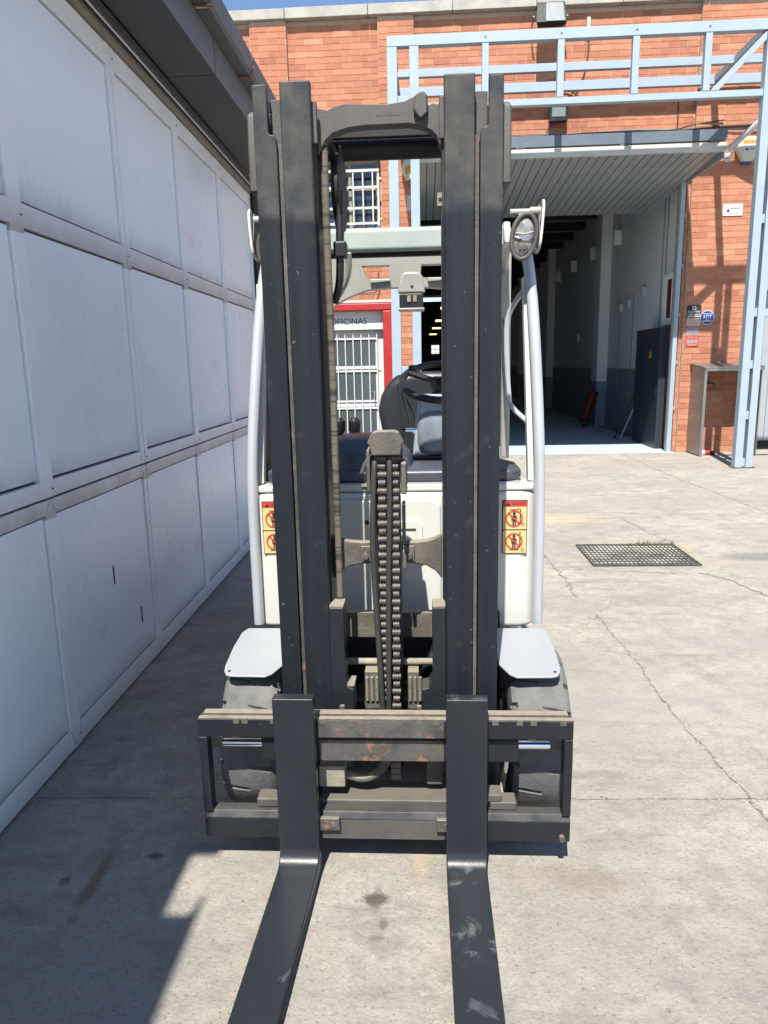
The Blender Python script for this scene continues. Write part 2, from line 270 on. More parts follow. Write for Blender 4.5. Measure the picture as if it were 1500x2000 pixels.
def hose_mat():
    m = bpy.data.materials.new('wrapped_hose'); m.use_nodes = True; t = m.node_tree; L = t.links.new; b = t.nodes['Principled BSDF']
    g = nd(t, 'ShaderNodeNewGeometry'); mp = nd(t, 'ShaderNodeMapping'); mp.inputs['Scale'].default_value = (4, 4, 90); L(g.outputs['Position'], mp.inputs[0])
    n = nd(t, 'ShaderNodeTexNoise'); n.inputs['Scale'].default_value = 1.; n.inputs['Detail'].default_value = 4; L(mp.outputs[0], n.inputs['Vector'])
    rp = nd(t, 'ShaderNodeValToRGB'); e = rp.color_ramp.elements; e[0].position = .36; e[0].color = (.03, .026, .021, 1); e[1].position = .52; e[1].color = (.115, .097, .072, 1); L(n.outputs[0], rp.inputs[0]); L(rp.outputs[0], b.inputs['Base Color'])
    b.inputs['Roughness'].default_value = .85; return m
MT['wrap'] = hose_mat()

# ------------------------------------------------------------------ geometry helpers
LOC = {}
class MB:
    def __init__(s): s.v = []; s.f = []; s.m = []; s.mats = []
    def mi(s, k):
        if k not in s.mats: s.mats.append(k)
        return s.mats.index(k)
    def add(s, vs, fs, k):
        n = len(s.v); i = s.mi(k); s.v += [tuple(p) for p in vs]
        for f in fs: s.f.append(tuple(n + a for a in f)); s.m.append(i)
        return s
    def box(s, x0, x1, y0, y1, z0, z1, k):
        return s.add([(x0, y0, z0), (x1, y0, z0), (x1, y1, z0), (x0, y1, z0), (x0, y0, z1), (x1, y0, z1), (x1, y1, z1), (x0, y1, z1)],
                     [(0, 3, 2, 1), (4, 5, 6, 7), (0, 1, 5, 4), (1, 2, 6, 5), (2, 3, 7, 6), (3, 0, 4, 7)], k)
    def prism(s, pts, a0, a1, k, ax='y'):
        # polygon in the two other axes, extruded along ax from a0 to a1
        def mk(p, a): return {'y': (p[0], a, p[1]), 'x': (a, p[0], p[1]), 'z': (p[0], p[1], a)}[ax]
        n = len(pts); vs = [mk(p, a0) for p in pts] + [mk(p, a1) for p in pts]
        fs = [tuple(range(n)), tuple(range(2 * n - 1, n - 1, -1))] + [(i, n + i, n + (i + 1) % n, (i + 1) % n) for i in range(n)]
        return s.add(vs, fs, k)
    def ring(s, path_r, n, k, c, ax='x', cap=True):   # lathe: list of (axial, radius) about axis ax through c
        vs = []; fs = []
        for a, r in path_r:
            for i in range(n):
                t = 2 * math.pi * i / n; u, w = r * math.cos(t), r * math.sin(t)
                d = {'x': (a, u, w), 'y': (u, a, w), 'z': (u, w, a)}[ax]
                vs.append((c[0] + d[0], c[1] + d[1], c[2] + d[2]))
        m = len(path_r)
        for j in range(m - 1):
            for i in range(n): fs.append((j * n + i, j * n + (i + 1) % n, (j + 1) * n + (i + 1) % n, (j + 1) * n + i))
        if cap: fs += [tuple(range(n)), tuple(range(m * n - 1, (m - 1) * n - 1, -1))]
        return s.add(vs, fs, k)
    def cyl(s, c, r, h, k, ax='z', n=16): return s.ring([(-h / 2, r), (h / 2, r)], n, k, c, ax)
    def tube(s, pts, r, k, n=10, smooth=0, closed=False):
        P = [Vector(p) for p in pts]
        for _ in range(smooth):
            Q = [P[0]] if not closed else []
            rng = range(len(P) - 1) if not closed else range(len(P))
            for i in rng:
                a, b = P[i], P[(i + 1) % len(P)]
                Q += [a * .75 + b * .25, a * .25 + b * .75]
            if not closed: Q.append(P[-1])
            P = Q
        N = len(P); vs = []; fs = []; up = None
        for i, p in enumerate(P):
            if closed: tg = (P[(i + 1) % N] - P[i - 1]).normalized()
            else: tg = (P[min(i + 1, N - 1)] - P[max(i - 1, 0)]).normalized()
            if up is None: up = Vector((0, 0, 1)) if abs(tg.z) < .9 else Vector((1, 0, 0))
            a = (up - tg * up.dot(tg)).normalized(); up = a; b = tg.cross(a)
            for j in range(n):
                t = 2 * math.pi * j / n; vs.append(p + (a * math.cos(t) + b * math.sin(t)) * r)
        for i in range(N if closed else N - 1):
            for j in range(n): fs.append((i * n + j, i * n + (j + 1) % n, ((i + 1) % N) * n + (j + 1) % n, ((i + 1) % N) * n + j))
        if not closed: fs += [tuple(range(n - 1, -1, -1)), tuple(range((N - 1) * n, N * n))]
        return s.add(vs, fs, k)
    def mesh(s, name):
        me = bpy.data.meshes.new(name); me.from_pydata(s.v, [], s.f); me.update()
        for k in s.mats: me.materials.append(MT[k])
        me.polygons.foreach_set('material_index', s.m)
        bm = bmesh.new(); bm.from_mesh(me); bmesh.ops.recalc_face_normals(bm, faces=bm.faces); bm.to_mesh(me); bm.free()
        return me
    def build(s, name, parent=None, bevel=0, seg=2, smooth=False, label=None, cat=None, group=None, kind=None):
        me = s.mesh(name); o = bpy.data.objects.new(name, me); COL.objects.link(o)
        put(o, parent); tag(o, label, cat, group, kind)
        if bevel or smooth:
            me.polygons.foreach_set('use_smooth', [True] * len(me.polygons)); me.set_sharp_from_angle(angle=math.radians(32))
        if bevel:
            b = o.modifiers.new('bevel', 'BEVEL'); b.width = bevel; b.segments = seg; b.limit_method = 'ANGLE'; b.angle_limit = math.radians(32); b.harden_normals = True
        return o
def put(o, parent):
    if parent is not None:
        o.parent = parent; o.matrix_parent_inverse = Matrix.Translation(-LOC.get(parent.name, Vector()))
def tag(o, label=None, cat=None, group=None, kind=None):
    if label: o['label'] = label
    if cat: o['category'] = cat
    if group: o['group'] = group
    if kind: o['kind'] = kind
    return o
def thing(name, loc, label, cat, group=None):
    o = bpy.data.objects.new(name, None); COL.objects.link(o); o.location = loc; o.empty_display_size = .1
    LOC[o.name] = Vector(loc); return tag(o, label, cat, group)
def bx(name, dims, k, parent=None, bevel=0, seg=2, **kw): return MB().box(*dims, k).build(name, parent, bevel, seg, **kw)
def inst(src, name, loc, scale, parent, rot=None):
    o = bpy.data.objects.new(name, src); COL.objects.link(o); o.location = loc; o.scale = scale
    if rot: o.rotation_euler = rot
    put(o, parent); return o
def text_verts(s, size):     # filled letter outlines as triangles in the XZ plane, from the origin
    cu = bpy.data.curves.new('lettering', 'FONT'); cu.body = s; cu.size = size; cu.resolution_u = 3
    to = bpy.data.objects.new('lettering', cu); COL.objects.link(to)
    bpy.context.view_layer.update(); dg = bpy.context.evaluated_depsgraph_get()
    me = bpy.data.meshes.new_from_object(to.evaluated_get(dg))
    vs = [(v.co.x, 0, v.co.y) for v in me.vertices]; fs = [tuple(p.vertices) for p in me.polygons]
    bpy.data.objects.remove(to); bpy.data.meshes.remove(me); bpy.data.curves.remove(cu)
    return vs, fs
def add_text(mb, s, x0, x1, z0, y, k, h=None):   # letters fitted into x0..x1 standing on z0 in the plane y
    vs, fs = text_verts(s, 1.)
    a = min(v[0] for v in vs); b = max(v[0] for v in vs); c = min(v[2] for v in vs); d = max(v[2] for v in vs)
    sx = (x1 - x0) / (b - a); sz = (h / (d - c)) if h else sx
    mb.add([(x0 + (v[0] - a) * sx, y, z0 + (v[2] - c) * sz) for v in vs], fs, k)

def add_marks(mb, n, x0, x1, z0, y, k, h):       # print too small to read in the photograph: a row of short strokes
    w = (x1 - x0) / n
    for i in range(n): mb.box(x0 + i * w, x0 + i * w + w * .72, y - .0004, y, z0, z0 + h * (1 if i % 3 else .8), k)

# ================================================================== GROUND
gr = MB().add([(-150, -60, 0), (150, -60, 0), (150, 200, 0), (-150, 200, 0)], [(0, 1, 2, 3)], 'concrete').build('ground', kind='structure')
def crack(pts, w, k, z=.003, jag=.02, name='crack'):
    P = []
    for i in range(len(pts) - 1):
        a, b = Vector((*pts[i], 0)), Vector((*pts[i + 1], 0)); n = max(2, int((b - a).length / .04))
        t = (b - a).normalized(); q = Vector((-t.y, t.x, 0))
        for j in range(n): P.append((a.lerp(b, j / n) + q * random.uniform(-jag, jag), q))
    P.append((Vector((*pts[-1], 0)), q)); vs = []; fs = []
    for i, (p, q) in enumerate(P):
        ww = w * random.uniform(.1, 1.0) / 2
        vs += [(p.x + q.x * ww, p.y + q.y * ww, z), (p.x - q.x * ww, p.y - q.y * ww, z)]
        if i: fs.append((2 * i - 2, 2 * i - 1, 2 * i + 1, 2 * i))
    MB().add(vs, fs, k).build(name, gr)
crack([(.957, 5.618), (.985, 5.104), (.994, 4.488)], .022, 'crack')
crack([(1.042, 4.166), (1.044, 3.869), (1.073, 3.475), (1.072, 3.071), (1.079, 2.768), (1.098, 2.551), (1.115, 2.364), (1.134, 2.173), (1.15, 1.6)], .013, 'crack', jag=.010)
crack([(1.52, 5.056), (1.252, 4.56), (1.042, 4.166), (.855, 3.829)], .012, 'crackl', jag=.008)
crack([(1.97, 5.023), (2.125, 4.835), (2.211, 4.499), (2.6, 4.2)], .018, 'crack')
crack([(1.0, 5.15), (1.3, 5.1), (1.52, 5.056), (1.97, 5.02), (2.3, 5.2)], .014, 'crackl', jag=.03)
crack([(1.946, 6.85), (2.01, 6.266), (2.096, 5.892)], .02, 'crack')
crack([(3.283, 11.9), (3.29, 9.3), (3.404, 7.078), (3.47, 2)], .012, 'crack', jag=.004, name='slab_joint')
crack([(-1.4, 6.75), (1.161, 6.858), (2.369, 6.951), (6, 7.25)], .008, 'crack', jag=.006, name='slab_joint')
crack([(-1.41, 2.231), (-.791, 2.244), (.515, 2.268), (1.132, 2.282), (3, 2.3)], .007, 'crack', jag=.004, name='slab_joint')

# crumbs broken out along the cracks and joints
cr = MB()
for pts, n, sp in (([(1.042, 4.166), (1.073, 3.475), (1.072, 3.071), (1.098, 2.551), (1.134, 2.173), (1.15, 1.6)], 420, .022), ([(.515, 2.268), (1.132, 2.282), (1.6, 2.29)], 120, .014), ([(1.52, 5.056), (1.042, 4.166), (.855, 3.829)], 130, .03), ([(.957, 5.618), (.994, 4.488)], 60, .02), ([(1.9, 5.1), (2.3, 4.7)], 60, .05)):
    for i in range(n):
        k = random.randrange(len(pts) - 1); t = random.random(); x = pts[k][0] * (1 - t) + pts[k + 1][0] * t + random.gauss(0, sp * .5); y = pts[k][1] * (1 - t) + pts[k + 1][1] * t + random.gauss(0, sp * .5)
        r = random.uniform(.002, .0065); a = random.uniform(0, 6.3)
        cr.add([(x + r * math.cos(a + q * 2.1), y + r * math.sin(a + q * 2.1), .001) for q in range(3)] + [(x, y, r * .8)], [(0, 1, 3), (1, 2, 3), (2, 0, 3)], random.choice(('crackl', 'crackl', 'crack')))
cr.build('crumbs', gr, kind='stuff')
# drain grate
dg = thing('drain_grate', (1.65, 5.53, 0), 'square steel drain grate set in the concrete yard', 'drain grate')
bx('pit_debris', (1.27, 2.05, 5.21, 5.83, .004, .006), 'debris', dg)
MB().box(1.262, 2.058, 5.202, 5.215, .004, .014, 'grate').box(1.262, 2.058, 5.825, 5.838, .004, .014, 'grate').box(1.262, 1.275, 5.215, 5.825, .004, .014, 'grate').box(2.045, 2.058, 5.215, 5.825, .004, .014, 'grate').build('frame', dg)
for i in range(24):
    x = 1.275 + (i + .5) * .77 / 24; bx('bar', (x - .003, x + .003, 5.215, 5.825, .0065, .012), 'grate', dg)
for i in range(9):
    y = 5.215 + (i + .5) * .61 / 9; bx('cross_bar', (1.275, 2.045, y - .003, y + .003, .0065, .0115), 'grate', dg)
crack([(1.22, 5.87), (1.6, 5.89), (2.1, 5.87), (2.12, 5.6)], .07, 'mos', z=.002, jag=.015, name='sand_edge')
wd = MB()
for i in range(90):
    x, y = random.gauss(1.84, .1), 5.82 + random.gauss(0, .02); h = random.uniform(.02, .06); a = random.uniform(0, 6.3)
    wd.add([(x - .004 * math.cos(a), y - .004 * math.sin(a), .01), (x + .004 * math.cos(a), y + .004 * math.sin(a), .01), (x + random.uniform(-.03, .03), y + random.uniform(-.03, .03), h)], [(0, 1, 2)], 'weed')
wd.build('weeds', label='small green weeds growing at the far edge of the drain grate', cat='weeds', kind='stuff')

# ================================================================== LEFT WORKSHOP AND ITS GATE
def WX(y): return -1.41 - .016 * (y - 2)
ws = thing('workshop_building', (-4, 0, 0), 'low workshop with dark metal eaves along the white panel gate', 'building')
def slant(y0, y1, dx0, dx1, z0, z1, k, mb=None):     # box that follows the gate line
    mb = mb or MB()
    return mb.add([(WX(y0) + dx0, y0, z0), (WX(y0) + dx1, y0, z0), (WX(y1) + dx1, y1, z0), (WX(y1) + dx0, y1, z0), (WX(y0) + dx0, y0, z1), (WX(y0) + dx1, y0, z1), (WX(y1) + dx1, y1, z1), (WX(y1) + dx0, y1, z1)],
                  [(0, 3, 2, 1), (4, 5, 6, 7), (0, 1, 5, 4), (1, 2, 6, 5), (2, 3, 7, 6), (3, 0, 4, 7)], k)
Y0, Y1 = -6.2, 6.75
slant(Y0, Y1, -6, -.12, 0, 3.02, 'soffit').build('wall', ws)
slant(Y0, Y1, -6, -.02, 3.2, 3.3, 'soffit').build('roof', ws); MB().box(-1.5, -1.105, Y0, Y1, 3.245, 3.31, 'soffit').build('eave_deck', ws)  # unseen deck extends the roof, added to stop sun leaking behind the eaves
slant(6.5, 6.74, -.12, .03, 0, 3.02, 'joint').build('end_post', ws)
slant(Y0, 6.49, -.1, .012, 2.985, 3.045, 'header').build('header_strip', ws)
for k in range(3): slant(Y0, 6.6, .014 + k * .022, .024 + k * .022, 3.03 - .004 * k, 3.06, ('soffit', 'alu', 'soffit')[k]).build('track', ws)
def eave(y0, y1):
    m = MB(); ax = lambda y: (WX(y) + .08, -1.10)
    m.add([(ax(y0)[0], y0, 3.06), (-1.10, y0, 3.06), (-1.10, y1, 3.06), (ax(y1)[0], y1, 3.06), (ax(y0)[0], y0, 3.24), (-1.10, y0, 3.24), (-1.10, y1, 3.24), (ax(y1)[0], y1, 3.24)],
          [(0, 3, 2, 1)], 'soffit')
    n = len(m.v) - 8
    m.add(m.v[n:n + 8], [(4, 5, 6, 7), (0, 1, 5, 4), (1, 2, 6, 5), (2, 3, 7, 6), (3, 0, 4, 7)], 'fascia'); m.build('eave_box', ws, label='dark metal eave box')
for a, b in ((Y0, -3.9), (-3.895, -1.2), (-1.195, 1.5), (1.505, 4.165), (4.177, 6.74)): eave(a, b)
for a, b in ((Y0, -3.2), (-3.19, -.46), (-.20, 1.0), (1.01, 2.7), (2.71, 3.85), (3.87, 4.72), (4.74, 6.74)):  # gap left behind the camera, out of view, shapes the notch in the eave shadow
    MB().prism([(-1.24, 3.245), (-1.03, 3.245), (-1.015, 3.26), (-1.015, 3.37), (-1.03, 3.375), (-1.03, 3.275), (-1.22, 3.275), (-1.22, 3.375), (-1.24, 3.375)], a, b, 'fascia').build('gutter', ws, bevel=.003)
    if 3 < b < 5: MB().tube([(-1.12, b - .02, 3.24), (-1.01, b - .02, 3.235), (-1.005, b - .02, 3.3)], .006, 'rust', 6).build('gutter_hook', ws)

gt = thing('panel_gate', (WX(3), 3, 0), 'tall white panelled folding gate along the left side of the yard', 'gate')
ycol = [-5.3, -4.3, -3.33, -2.35, -1.37, -.4, .58, 1.56, 2.575, 3.57, 4.49, 5.45, 6.46]
slant(-5.35, 6.49, -.10, -.03, .01, 2.985, 'joint').build('core', gt)
def rail(y0, y1, z0, z1, d=0.0, name='rail'): slant(y0, y1, -.028, d, z0, z1, 'alu').build(name, gt, bevel=.002, seg=1)
for j in range(len(ycol) - 1):
    a, b = ycol[j], ycol[j + 1]
    leafL = (j % 2 == 1); g0, g1 = a + .035, b - .035
    for z0, z1 in ((.10, .972), (1.105, 2.012), (2.10, 2.885)):
        bev = .0055
        slant(a + .047, b - (.053 if z0 < .5 else .048), -.029, -.004 if z0 < .5 else -.010, z0 + .007, z1 - (.003 if z0 < .5 else bev), 'panel').build('panel', gt, bevel=.002, seg=1)
    for (ya, yb) in ((a + .006, a + .046), (b - .006, b - .05)):       # mitred corners of the lower frame
        for (za, zb) in ((.020, .104), (1.028, .968)):
            q = .0016; X0, X1 = WX(ya) + .0034, WX(yb) + .0034
            MB().add([(X0, ya, za - q), (X0, ya, za + q), (X1, yb, zb + q), (X1, yb, zb - q)], [(0, 1, 2, 3)], 'joint').build('mitre_joint', gt)
    rail(g0 - .006, g1 + .006, .012, .098); rail(g0 - .006, g1 + .006, .974, 1.032); rail(g0 - .006, g1 + .006, 1.040, 1.103); rail(g0 - .006, g1 + .006, 2.014, 2.098); rail(g0 - .006, g1 + .006, 2.887, 2.98)
for j, y in enumerate(ycol):
    for z0, z1 in ((.012, 1.032), (1.040, 2.98)):
        if j % 2 == 1 or j == 9:
            rail(y - .044, y - .0045, z0, z1, .003, 'stile'); rail(y + .0045, y + .044, z0, z1, .003, 'stile')
        else: rail(y - .042, y + .042, z0, z1, .003, 'stile')
screw = MB().cyl((0, 0, 0), .004, .004, 'worn', 'x', 8).mesh('screw')
for y in ycol[6:]:
    for zz in (.055, 1.07, 2.055, 2.93): inst(screw, 'screw', (WX(y) + .004, y + (.022 if y in (ycol[7], ycol[9], ycol[11]) else .03), zz), (1, 1, 1), gt)
slant(3.074, 3.082, -.0035, -.001, .54, .63, 'joint').build('vent_slot', gt)
slant(3.352, 3.36, -.0035, -.001, .255, .335, 'joint').build('vent_slot', gt)

# ================================================================== BRICK BUILDING
bb = thing('brick_building', (1, 12.5, 0), 'orange brick industrial building with pale stone coping', 'building')
PITCH, BL = .0885, .285
regions = [(-4.2, -2.61, 12.10), (-2.61, -2.045, 12.04), (-2.045, -.64, 12.10), (-.64, -.09, 12.04), (-.09, 4.20, 12.10), (4.20, 5.30, 12.04), (5.30, 8.2, 12.10)]
holes = [(-.05, 4.145, 0, 4.72), (-2.1, -.49, 0, 2.56), (-1.75, -.63, 3.70, 4.78), (5.42, 8.0, 0, 3.45)]
unit = MB().box(-.5, .5, 0, 1, -.5, .5, 'brick').mesh('brick')
Rw = Matrix(((r_.x, u_.x, f_.x), (r_.y, u_.y, f_.y), (r_.z, u_.z, f_.z)))
def proj(p):
    c = Rw.transposed() @ (Vector(p) - Vector((0, 0, 1.5)))
    return (750 + 1387 * c.x / c.z, 1000 - 1387 * c.y / c.z, c.length) if c.z > 0 else (-1, -1, 99)
bricks = []
for (x0, x1, fy) in regions:
    row = 0; z = .012
    while z + PITCH < 6.71:
        x = x0 - (row % 2) * BL / 2 - (0 if row % 3 else .02)
        while x < x1:
            a, b = max(x, x0), min(x + BL, x1); x += BL
            segs = [(a, b)]
            for hx0, hx1, hz0, hz1 in holes:
                if z + PITCH > hz0 + .01 and z < hz1 - .01:
                    ns = []
                    for (p, q) in segs:
                        if q <= hx0 or p >= hx1: ns.append((p, q)); continue
                        if p < hx0: ns.append((p, hx0))
                        if q > hx1: ns.append((hx1, q))
                    segs = ns
            for (p, q) in segs:
                if q - p > .03: bricks.append(((p + q) / 2, fy + random.uniform(-.0025, .0025), z + PITCH / 2, q - p - .009, .05, PITCH - .0075))
        z += PITCH; row += 1
def seen(b):
    x, y, d = proj(b[:3])
    if not (0 < x < 1500 and 0 < y < 1000): return 99
    if 480 < x < 1000 and y > 130: return 60 + d
    if x < 490 or (1420 < x < 1490 and y > 190) or (b[2] < 1.4 and b[0] > 4.45): return 50 + d
    return d
bricks.sort(key=seen)
for b in bricks[:300]: inst(unit, 'brick', b[:3], b[3:], bb)
rest = MB()
for x, y, z, l, dp, h in bricks[300:]: rest.box(x - l / 2, x + l / 2, y, y + dp, z - h / 2, z + h / 2, 'brick')
z = .012                                            # brick reveal of the doorway
while z + PITCH < 4.7:
    for k, (a, b) in enumerate(((12.10, 12.22), (12.23, 12.5))): rest.box(4.143, 4.19, a if k else 12.1015, b, z + .0055, z + PITCH - .0055, 'brick')
    z += PITCH
ro = rest.build('bricks', bb, kind='stuff')
wall = MB()
def wallq(x0, x1, y, z0, z1): wall.box(x0, x1, y + .0055, y + .4, z0, z1, 'mortar')
for (x0, x1, fy) in regions:
    xs = sorted({x0, x1, *[h for H in holes for h in H[:2] if x0 < h < x1]})
    for a, b in zip(xs, xs[1:]):
        zc = 0
        for H in sorted(holes, key=lambda h: h[2]):
            if H[0] < (a + b) / 2 < H[1]:
                if H[2] > zc: wallq(a, b, fy, zc, H[2])
                zc = H[3]
        wallq(a, b, fy, zc, 6.71)
wall.build('wall', bb)
xs = [-4.6, -3.3, -2.05, -.78, .5, 1.75, 3.02, 4.28, 5.5, 6.8, 8.4]
for a, b in zip(xs, xs[1:]):
    MB().box(a + .004, b - .004, 11.985 + random.uniform(-.004, .004), 12.55, 6.715, 6.86 + random.uniform(-.004, .004), 'coping').build('coping_stone', bb, bevel=.008)
# the hall inside
bx('hall_floor', (-9, 4.15, 11.93, 53, .004, .008), 'infloor', bb)
bx('hall_wall', (4.35, 4.6, 12.45, 53, 1.36, 5.2), 'inwall', bb); bx('hall_dado', (4.352, 4.6, 12.45, 53, 0, 1.359), 'dado', bb)
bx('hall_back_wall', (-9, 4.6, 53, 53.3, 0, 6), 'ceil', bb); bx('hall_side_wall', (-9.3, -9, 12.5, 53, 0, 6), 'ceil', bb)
bx('hall_front_wall', (-9.3, -4.2, 12.1, 12.5, 0, 6.7), 'inwall', bb)
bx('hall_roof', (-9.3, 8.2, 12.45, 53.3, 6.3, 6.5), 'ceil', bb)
bx('east_wall', (8.0, 8.2, 12.5, 53.3, 0, 6.3), 'inwall', bb)
for y in (17.4, 24.5, 31.5):
    bx('hall_pillar', (4.12, 4.352, y, y + .55, 1.05, 5.2), 'inwall', bb); bx('hall_pillar_base', (4.12, 4.35, y, y + .55, .008, 1.049), 'dado', bb)
for i in range(16): bx('roof_purlin', (-9, 4.34, 14.2 + i * 1.5, 14.3 + i * 1.5, 4.95, 5.15), 'ceil', bb)
for i in range(60): bx('roof_rib', (-9, 4.34, 14.2 + i * .25, 14.28 + i * .25, 5.16, 5.2), 'slat', bb) if i < 48 else None
for i in range(5): bx('beam_bracket', (4.2, 4.349, 16.6 + i * 2.3, 16.63 + i * 2.3, 4.0, 4.3), 'inwall', bb)
bx('jamb_guide', (4.06, 4.128, 12.09, 12.2, .01, 4.6), 'blue', bb, bevel=.003)
for zz in (.7, 1.45, 2.2, 2.95, 3.7): bx('guide_clip', (4.128, 4.142, 12.07, 12.16, zz, zz + .05), 'blue', bb)
# office door
bx('office_frame_post', (-.645, -.495, 11.97, 12.2, .01, 2.40), 'red', bb, bevel=.02)
bx('office_frame_post', (-2.1, -1.96, 11.97, 12.2, .01, 2.40), 'red', bb, bevel=.02)
bx('office_frame_head', (-2.1, -.495, 11.965, 12.2, 2.402, 2.52), 'red', bb, bevel=.02)
bx('office_drip_ledge', (-2.2, -.46, 11.98, 12.15, 2.525, 2.57), 'cream', bb, bevel=.006)
sg = MB().box(-1.955, -.648, 12.10, 12.14, 2.11, 2.40, 'white'); add_text(sg, 'OFICINAS', -1.52, -.915, 2.195, 12.0985, 'ink', .10); sg.build('office_sign_panel', bb)
bx('office_door_leaf', (-1.955, -.648, 12.2, 12.25, .02, 2.108), 'white', bb)
for (z0, z1) in ((.32, .80), (.95, 1.42), (1.52, 1.95)):
    p = bx('office_pane', (-1.8, -.79, 12.19, 12.199, z0, z1), 'officeglass', bb)
    MB().box(-1.84, -.75, 12.17, 12.2, z0 - .03, z0 - .001, 'white').box(-1.84, -.75, 12.17, 12.2, z1 + .001, z1 + .03, 'white').build('pane_rail', p)
for i in range(9): bx('office_bar', (-1.83 + i * .133, -1.815 + i * .133, 12.15, 12.165, .1, 2.07), 'white', bb)
for zz in (.12, .87, 1.47, 2.04): bx('office_bar_tie', (-1.9, -.7, 12.166, 12.169, zz, zz + .02), 'white', bb)
MB().tube([(-.82, 12.14, .95), (-.82, 12.1, .95), (-.82, 12.1, 1.1), (-.82, 12.14, 1.1)], .009, 'chrome', 8, 1).build('door_handle', bb)
# grilled window
bx('window_lintel', (-1.85, -.6, 12.085, 12.14, 4.785, 4.85), 'greasy', bb)
bx('window_glass', (-1.62, -.7, 12.3, 12.31, 3.72, 4.7), 'glass', bb); bx('window_reveal', (-1.749, -.631, 12.32, 12.4, 3.70, 4.78), 'mortar', bb)
wf = MB()
for x in (-1.64, -1.17, -.72): wf.box(x, x + .05, 12.27, 12.295, 3.72, 4.7, 'header')
wf.box(-1.64, -.67, 12.27, 12.296, 4.3, 4.35, 'header').build('window_sash', bb)
gw = MB().box(-1.7, -.66, 12.02, 12.04, 4.52, 4.56, 'grille')
for x in (-1.7, -.69): gw.box(x, x + .03, 12.018, 12.042, 3.72, 4.5, 'grille')
gw.build('window_grille_frame', bb)
for i in range(6): bx('grille_bar', (-1.55 + i * .155, -1.53 + i * .155, 12.025, 12.037, 3.73, 4.52), 'grille', bb)
for zz in (3.74, 3.97, 4.28): bx('grille_rail', (-1.69, -.67, 12.04, 12.05, zz, zz + .035), 'grille', bb)
for zz in (3.8, 4.4): bx('grille_stay', (-.655, -.625, 12.02, 12.1, zz, zz + .03), 'grille', bb)
# neighbouring shutter doorway on the right
for i in range(18): bx('shutter_slat', (5.45 + i * .14, 5.583 + i * .14, 12.32, 12.34 + .012 * (i % 2), .15, 2.55), 'shutter', bb)
bx('shutter_head', (5.42, 8, 12.28, 12.36, 2.56, 2.75), 'blue', bb); bx('fanlight', (5.42, 8, 12.36, 12.37, 2.76, 3.44), 'glass', bb)
bx('shutter_floor_gap', (5.42, 8, 12.3, 12.4, .006, .14), 'joint', bb)
MB().cyl((5.36, 11.98, 1.6), .04, 3.1, 'shutter', n=14).build('downpipe', bb, smooth=True)
# brackets, cables
MB().tube([(-2, 12.03, 5.0), (.2, 12.085, 4.95), (1.2, 12.08, 4.93), (2.2, 12.08, 4.96), (3.2, 12.08, 4.94), (4.1, 12.08, 4.96), (4.25, 12.02, 4.97), (5.2, 12.02, 4.98), (5.6, 12.08, 4.98)], .018, 'cable', 8, 2).build('cable', bb)
MB().tube([(.4, 12.07, 4.97), (1.6, 12.07, 4.99), (2.4, 12.07, 4.96), (3.3, 12.07, 5.0), (4.15, 12.07, 4.95), (4.3, 12.02, 4.92), (5.6, 12.02, 4.88)], .01, 'cablegrey', 6, 2).build('cable', bb)
MB().tube([(.9, 12.07, 4.93), (1.9, 12.07, 4.95), (2.9, 12.065, 4.98), (3.9, 12.065, 4.95), (4.1, 12.06, 5.02), (4.6, 12.01, 5.06)], .01, 'cable', 6, 2).build('cable', bb)
MB().tube([(2.56, 12.08, 6.35), (2.54, 12.08, 5.95), (2.45, 12.07, 5.65), (2.25, 12.05, 5.45), (2.05, 12.05, 5.5), (2.2, 12.07, 5.62), (2.42, 12.07, 5.5)], .009, 'cable', 6, 2).build('cable', bb)
MB().tube([(3.93, 12.085, 5.5), (3.94, 12.085, 5.0)], .008, 'cable', 6).build('cable', bb)
MB().tube([(-1.45, 12.02, 2.68), (-.78, 12.02, 2.68), (-.72, 12.02, 2.72), (-.7, 12.02, 3.0)], .012, 'greasy', 8, 1).build('conduit', bb)

# tilting warehouse door, open
td = thing('tilt_door', (2, 12.1, 4.2), 'open corrugated grey tilt-up door over the warehouse entrance', 'door')
ZA, ZB, YA, YB = 4.30, 4.13, 10.66, 13.95
NS = 33; wS = 4.16 / NS
def zt(y): return ZA + (ZB - ZA) * (y - YA) / (YB - YA)
for i in range(NS):
    x = -.04 + i * wS
    MB().add([(x + .004, YA, ZA), (x + wS - .004, YA, ZA), (x + wS - .004, YB, ZB), (x + .004, YB, ZB), (x + .004, YA, ZA + .03), (x + wS - .004, YA, ZA + .03), (x + wS - .004, YB, ZB + .03), (x + .004, YB, ZB + .03)],
             [(0, 3, 2, 1), (4, 5, 6, 7), (0, 1, 5, 4), (1, 2, 6, 5), (2, 3, 7, 6), (3, 0, 4, 7)], 'slat').build('door_slat', td, bevel=.008, seg=1)
MB().add([(-.04, YA, ZA + .02), (4.12, YA, ZA + .02), (4.12, YB, ZB + .02), (-.04, YB, ZB + .02), (-.04, YA, ZA + .05), (4.12, YA, ZA + .05), (4.12, YB, ZB + .05), (-.04, YB, ZB + .05)],
         [(0, 3, 2, 1), (4, 5, 6, 7), (0, 1, 5, 4), (1, 2, 6, 5), (2, 3, 7, 6), (3, 0, 4, 7)], 'soffit').build('door_skin', td)
bx('bottom_rail', (-.04, 4.12, 10.60, 10.655, 4.26, 4.37), 'cream', td, bevel=.004)
bx('edge_beam', (-.04, 4.13, 10.62, 10.70, 4.40, 4.54), 'steelblue', td, bevel=.004)
for x in (1.3, 2.7, 3.9): bx('hinge', (x, x + .12, 10.61, 10.66, 4.371, 4.399), 'worn', td)
MB().box(4.121, 4.14, 10.7, 13.9, 4.2, 4.3, 'slat').build('side_rail', td)

